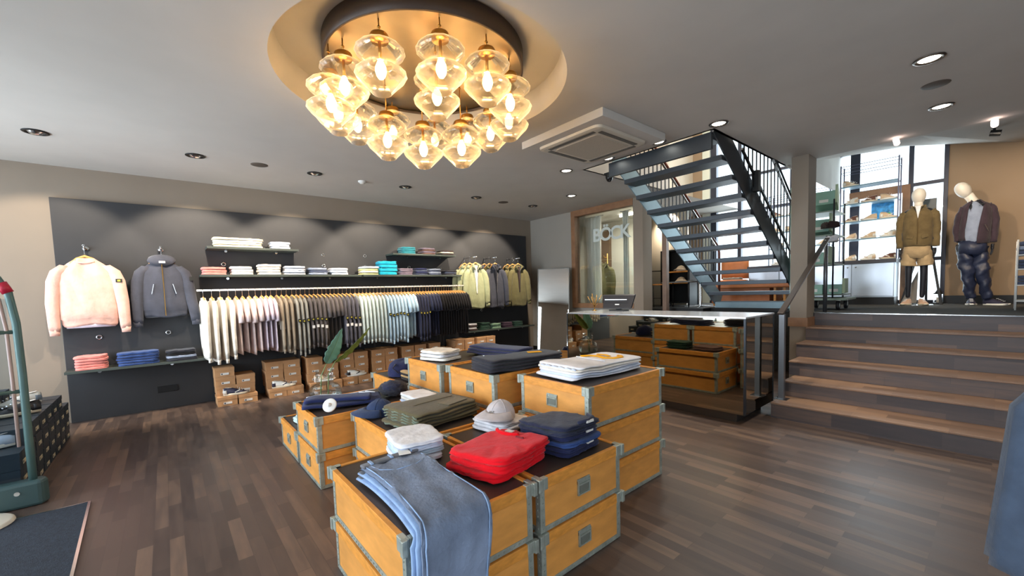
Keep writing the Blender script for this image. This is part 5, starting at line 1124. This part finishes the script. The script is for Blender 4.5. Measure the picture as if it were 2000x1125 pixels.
for s in (-1, 1):
    limb([(s * .155, 0, 1.375), (s * .205, 0, 1.30), (s * .226, .01, 1.10), (s * .222, -.02, .86)], [.060, .062, .056, .046], jo, 'jacket_sleeve', t, s + 2, wr=.14)
    hand(t, s * .214, -.02, .84, s, mblk)
MB().loft([[(s_ * x, y, z) for x, y, z in ((.0, -.115, 1.30), (.05, -.105, 1.42), (.10, -.06, 1.455), (.075, -.02, 1.475), (.03, -.10, 1.44))] for s_ in (1, 1.08)]).build('collar_flap', jo, t, True)
MB().loft([[(-s_ * x, y, z) for x, y, z in ((.0, -.115, 1.30), (.05, -.105, 1.42), (.10, -.06, 1.455), (.075, -.02, 1.475), (.03, -.10, 1.44))] for s_ in (1, 1.08)]).build('collar_flap', jo, t, True)
MB().add([(-.035, -.118, 1.45), (.035, -.118, 1.45), (0, -.142, 1.27), (-.03, -.09, 1.46), (.03, -.09, 1.46), (0, -.11, 1.27)], [(0, 2, 1), (3, 4, 5), (0, 1, 4, 3), (1, 2, 5, 4), (2, 0, 3, 5)]).build('undershirt', whit, t)
MB().tube([(0, -.142, 1.27), (.004, -.143, 1.10), (0, -.138, .90)], .006, 6).build('placket', cloth('placket', (104, 84, 52)), t, True)
for s in (-1, 1): MB().bar((s * .05, -.140, 1.00), (s * .13, -.120, 1.02), .05, .006, up=(0, -1, .1)).build('pocket_flap', jo, t)
torso([(.70, 0, 0, .176, .120), (.80, 0, 0, .176, .124), (.90, 0, 0, .160, .108)], sho, 'shorts', t, 3)
for s in (-1, 1): limb([(s * .085, 0, .80), (s * .098, -.004, .68), (s * .105, -.006, .585)], [.095, .100, .104], sho, 'shorts_leg', t, s + 5, wr=.08, flat=.95)
mshoe(t, .08, -.05, radians(-75), cloth('shoe_skin', (214, 176, 148)), gum); mshoe(t, -.10, -.05, radians(-105), cloth('shoe_skin', (214, 176, 148)), gum)
MB().lathe(0, 0, [(.0001, 0), (.19, 0), (.19, .006), (.0001, .007)], 32).build('base_plate', chrome, t)
# mannequin two: dark jacket, grey-blue shirt, crinkled navy trousers, leaning, head turned down left
jd = cloth('jacket_dark', (62, 50, 58), .12); tn = mat('cloth_nylon_navy', (36, 43, 66), .45, 0, .22, 9, .5, 22); shg = cloth('shirt_grey_blue', (138, 148, 168))
t = thing('mannequin', 'white-headed mannequin in dark jacket, grey shirt and crinkled navy trousers against tan wall', 'mannequin', (-.26, 8.62, RZ), radians(10))
nodes = [((.0, 0, .90), .115), ((.01, 0, 1.06), .10), ((.02, 0, 1.22), .12), ((.02, 0, 1.36), .09), ((-.02, -.01, 1.44), .045), ((-.06, -.03, 1.50), .042),
         ((.085, 0, .86), .08), ((.10, -.05, .50), .055), ((.20, -.02, .10), .036), ((-.085, 0, .86), .08), ((-.06, -.02, .50), .055), ((.0, .04, .10), .036),
         ((.18, 0, 1.35), .05), ((.23, .02, 1.10), .038), ((.22, .0, .88), .028), ((-.13, 0, 1.33), .05), ((-.19, .03, 1.10), .038), ((-.18, .03, .88), .028)]
skin_body('body', nodes, ed, mblk, t)
MB().tube([(0, 0, 1.41), (-.03, -.012, 1.47), (-.07, -.03, 1.53)], [.058, .050, .052], 14).build('neck', skinw, t, True)
egg(-.115, -.045, 1.595, t, radians(18), radians(-26))
torso([(.86, .0, 0, .150, .105), (.90, .0, 0, .165, .118), (1.05, .01, 0, .168, .120), (1.2, .02, 0, .172, .118), (1.32, .02, 0, .160, .10), (1.40, .01, 0, .085, .070), (1.43, .0, 0, .062, .055)], shg, 'shirt', t, 2)
def half(s, levels, m, nm):
    rings = []
    for i, (z, cx_, w_, d_, op) in enumerate(levels):
        a0 = radians(-90) + (op if s > 0 else -op); a1 = radians(90); n_ = 16; o_, i_ = [], []
        for k in range(n_ + 1):
            a = a0 + (a1 - a0) * k / n_ if s > 0 else a0 + (radians(-270) - a0) * k / n_; q = 1 + .05 * sin(k * 1.9 + i * 1.3)
            o_.append((cx_ + w_ * q * cos(a), d_ * q * sin(a), z)); i_.append((cx_ + w_ * .93 * cos(a), d_ * .92 * sin(a), z))
        rings.append(o_ + i_[::-1])
    return MB().loft(rings).build(nm, m, t, True)
half(1, [(.85, .01, .178, .138, .06), (.92, .01, .190, .142, .05), (1.05, .01, .192, .142, .12), (1.2, .02, .196, .140, .2), (1.31, .02, .190, .124, .35), (1.38, .02, .165, .102, .5), (1.425, .01, .095, .085, .6), (1.45, .0, .072, .07, .7)], jd, 'jacket_front')
half(-1, [(.90, .01, .180, .140, .75), (.95, .01, .190, .142, .8), (1.05, .01, .192, .142, .8), (1.2, .02, .196, .140, .7), (1.31, .02, .190, .124, .65), (1.38, .02, .165, .102, .6), (1.425, .01, .095, .085, .6), (1.45, .0, .072, .07, .7)], jd, 'jacket_front')
limb([(.155, 0, 1.36), (.215, .01, 1.29), (.250, .02, 1.10), (.235, .0, .86)], [.060, .066, .062, .048], jd, 'jacket_sleeve', t, 2, wr=.14)
limb([(-.115, 0, 1.35), (-.165, .01, 1.26), (-.195, .03, 1.08), (-.185, .02, .90)], [.056, .060, .054, .044], jd, 'jacket_sleeve', t, 6, wr=.14)
hand(t, .232, 0, .84, 1, mblk); hand(t, -.185, .02, .86, -1, mblk)
MB().tube([(.10, -.150, 1.10), (.15, -.130, 1.01)], .005, 6).build('pocket_zip', chrome, t); MB().tube([(.03, -.135, 1.36), (.10, -.125, 1.38)], .005, 6).build('collar_zip', chrome, t)
torso([(.70, .0, 0, .175, .125), (.80, .0, 0, .180, .130), (.90, .0, 0, .165, .118)], tn, 'trousers', t, 3, .09)
limb([(.085, 0, .80), (.095, -.03, .62), (.11, -.05, .46), (.16, -.03, .26), (.20, -.01, .10)], [.100, .100, .088, .074, .066], tn, 'trouser_leg', t, 1, wr=.24)
limb([(-.085, 0, .80), (-.080, -.01, .62), (-.055, -.02, .46), (-.02, .01, .26), (.01, .04, .10)], [.100, .100, .088, .076, .066], tn, 'trouser_leg', t, 4, wr=.24)
mshoe(t, .23, -.06, radians(-40), shd, shw); mshoe(t, .00, -.04, radians(-95), shd, shw)
for mn, q in zip([x for x in C.objects if x.name.startswith('mannequin')], (.86, .78)):
    for ch_ in mn.children:
        if ch_.location.length < 1e-6 and not ch_.name.startswith(('head', 'neck', 'base_plate')): ch_.scale = (q, 1, 1)
# black A-frame sign and lantern behind the first mannequin
t = thing('easel', 'black folding easel with a tilted blackboard behind the first mannequin', 'easel', (-.80, 8.97, RZ))
for a, b in (((-.20, -.12, 0), (.06, 0, 1.2)), ((.24, -.12, 0), (.06, 0, 1.2)), ((.06, .14, 0), (.06, 0, 1.2))): MB().bar(a, b, .03, .02, up=(0, 1, 0)).build('leg', black, t)
MB().add([(-.20, -.14, .02), (-.02, -.14, .02), (-.02, -.05, .52), (-.20, -.12, .02), (-.02, -.12, .02), (-.02, -.03, .52)], [(0, 1, 2), (5, 4, 3), (0, 3, 4, 1), (1, 4, 5, 2), (2, 5, 3, 0)]).build('triangle_board', mat('board_grey', (150, 146, 140), .6), t)
MB().prism([(0, 0), (.15, 0), (.15, .02), (0, .02)], 1.42, 1.60).build('top_board', mat('board_black', (40, 56, 66), .4), t); MB().bar((.06, 0, 1.2), (.06, 0, 1.45), .02, .02, up=(0, 1, 0)).build('mast', black, t)
t = thing('lantern', 'small dark metal lantern on the raised floor by the far window', 'lantern', (-.60, 8.99, RZ))
MB().box(-.05, .05, -.05, .05, 0, .02).build('base', black, t); MB().box(-.05, .05, -.05, .05, .15, .165).build('top', black, t); MB().lathe(0, 0, [(.045, .165), (.015, .22), (.0001, .225)], 12).build('roof', black, t, True)
for x in (-.045, .045):
    for y in (-.045, .045): MB().box(x - .004, x + .004, y - .004, y + .004, .02, .15).build('post', chrome, t)
MB().cyl((0, 0, .02), (0, 0, .10), .022, 12).build('candle', cream, t, True)

# ================================================================ right edge: garments on racks cut by the frame
t = thing('garment_rack', 'chrome garment rack post near the viewer at the right edge', 'garment rack', (.42, 1.62, 0))
MB().cyl((-.30, 0, 1.32), (1.2, 0, 1.32), .014, 10).build('bar', chrome, t, True); MB().cyl((1.2, 0, .02), (1.2, 0, 1.32), .014, 10).build('upright', chrome, t, True); MB().box(1.15, 1.25, -.3, .3, 0, .03).build('foot', chrome, t)
bd = cloth('blue_grey_denim', (74, 88, 108), .2)
def coat(label, x, y, m, seed, z0, z1, flare):
    t = thing('hanging_coat', label, 'coat', (x, y, z1)); rings = []
    for i in range(14):
        f = i / 13; w_ = min(flare, .12 + flare * f * 1.5) + .045 * f; rings.append([(w_ * cos(2 * pi * k / 40) * (1 + .05 * f * sin(9 * 2 * pi * k / 40 + seed)), .09 * (1 + .5 * f) * sin(2 * pi * k / 40) * (1 + .12 * sin(11 * 2 * pi * k / 40 + seed + f)), -(z1 - z0) * f + .02 * f * sin(4 * pi * k / 40 + seed)) for k in range(40)])
    MB().loft(rings).build('coat_body', m, t, True); MB().tube([(0, 0, -.02), (0, 0, .06), (.02, 0, .085), (0, 0, .10), (-.02, 0, .085)], .004, 6).build('hook', chrome, t, True); return t
coat('blue-grey flared coat hanging at the lower right edge', .315, 1.60, bd, 1, .60, 1.28, .275)
coat('darker blue coat hanging behind the blue-grey one at the right edge', .40, 1.98, cloth('coat_navy', (52, 68, 100)), 4, .40, 1.24, .20)
t = thing('side_rack', 'white wire rack with folded dark tops at the far right edge of the raised floor', 'rack', (.34, 7.6, RZ))
for z in (.10, .28, .46, .62): MB().box(-.22, .3, -.2, .2, z, z + .012).build('shelf_board', white, t)
for x in (-.22, .28):
    for y in (-.19, .19): MB().cyl((x, y, 0), (x, y, .80), .008, 8).build('upright', white, t, True)
stack('blue-grey', 'on the wire rack at the far right edge', .26, 7.55, RZ + .633, 0, 3, .28, .30, .05, [slate, bgrey], seed=80)
for k, z in enumerate((.29, .472)): stack('dark blue', 'on the %s wire board at the far right edge' % ['lower', 'middle'][k], .26, 7.55, RZ + z + .003, 0, 3, .28, .30, .035, slate, seed=82 + k)
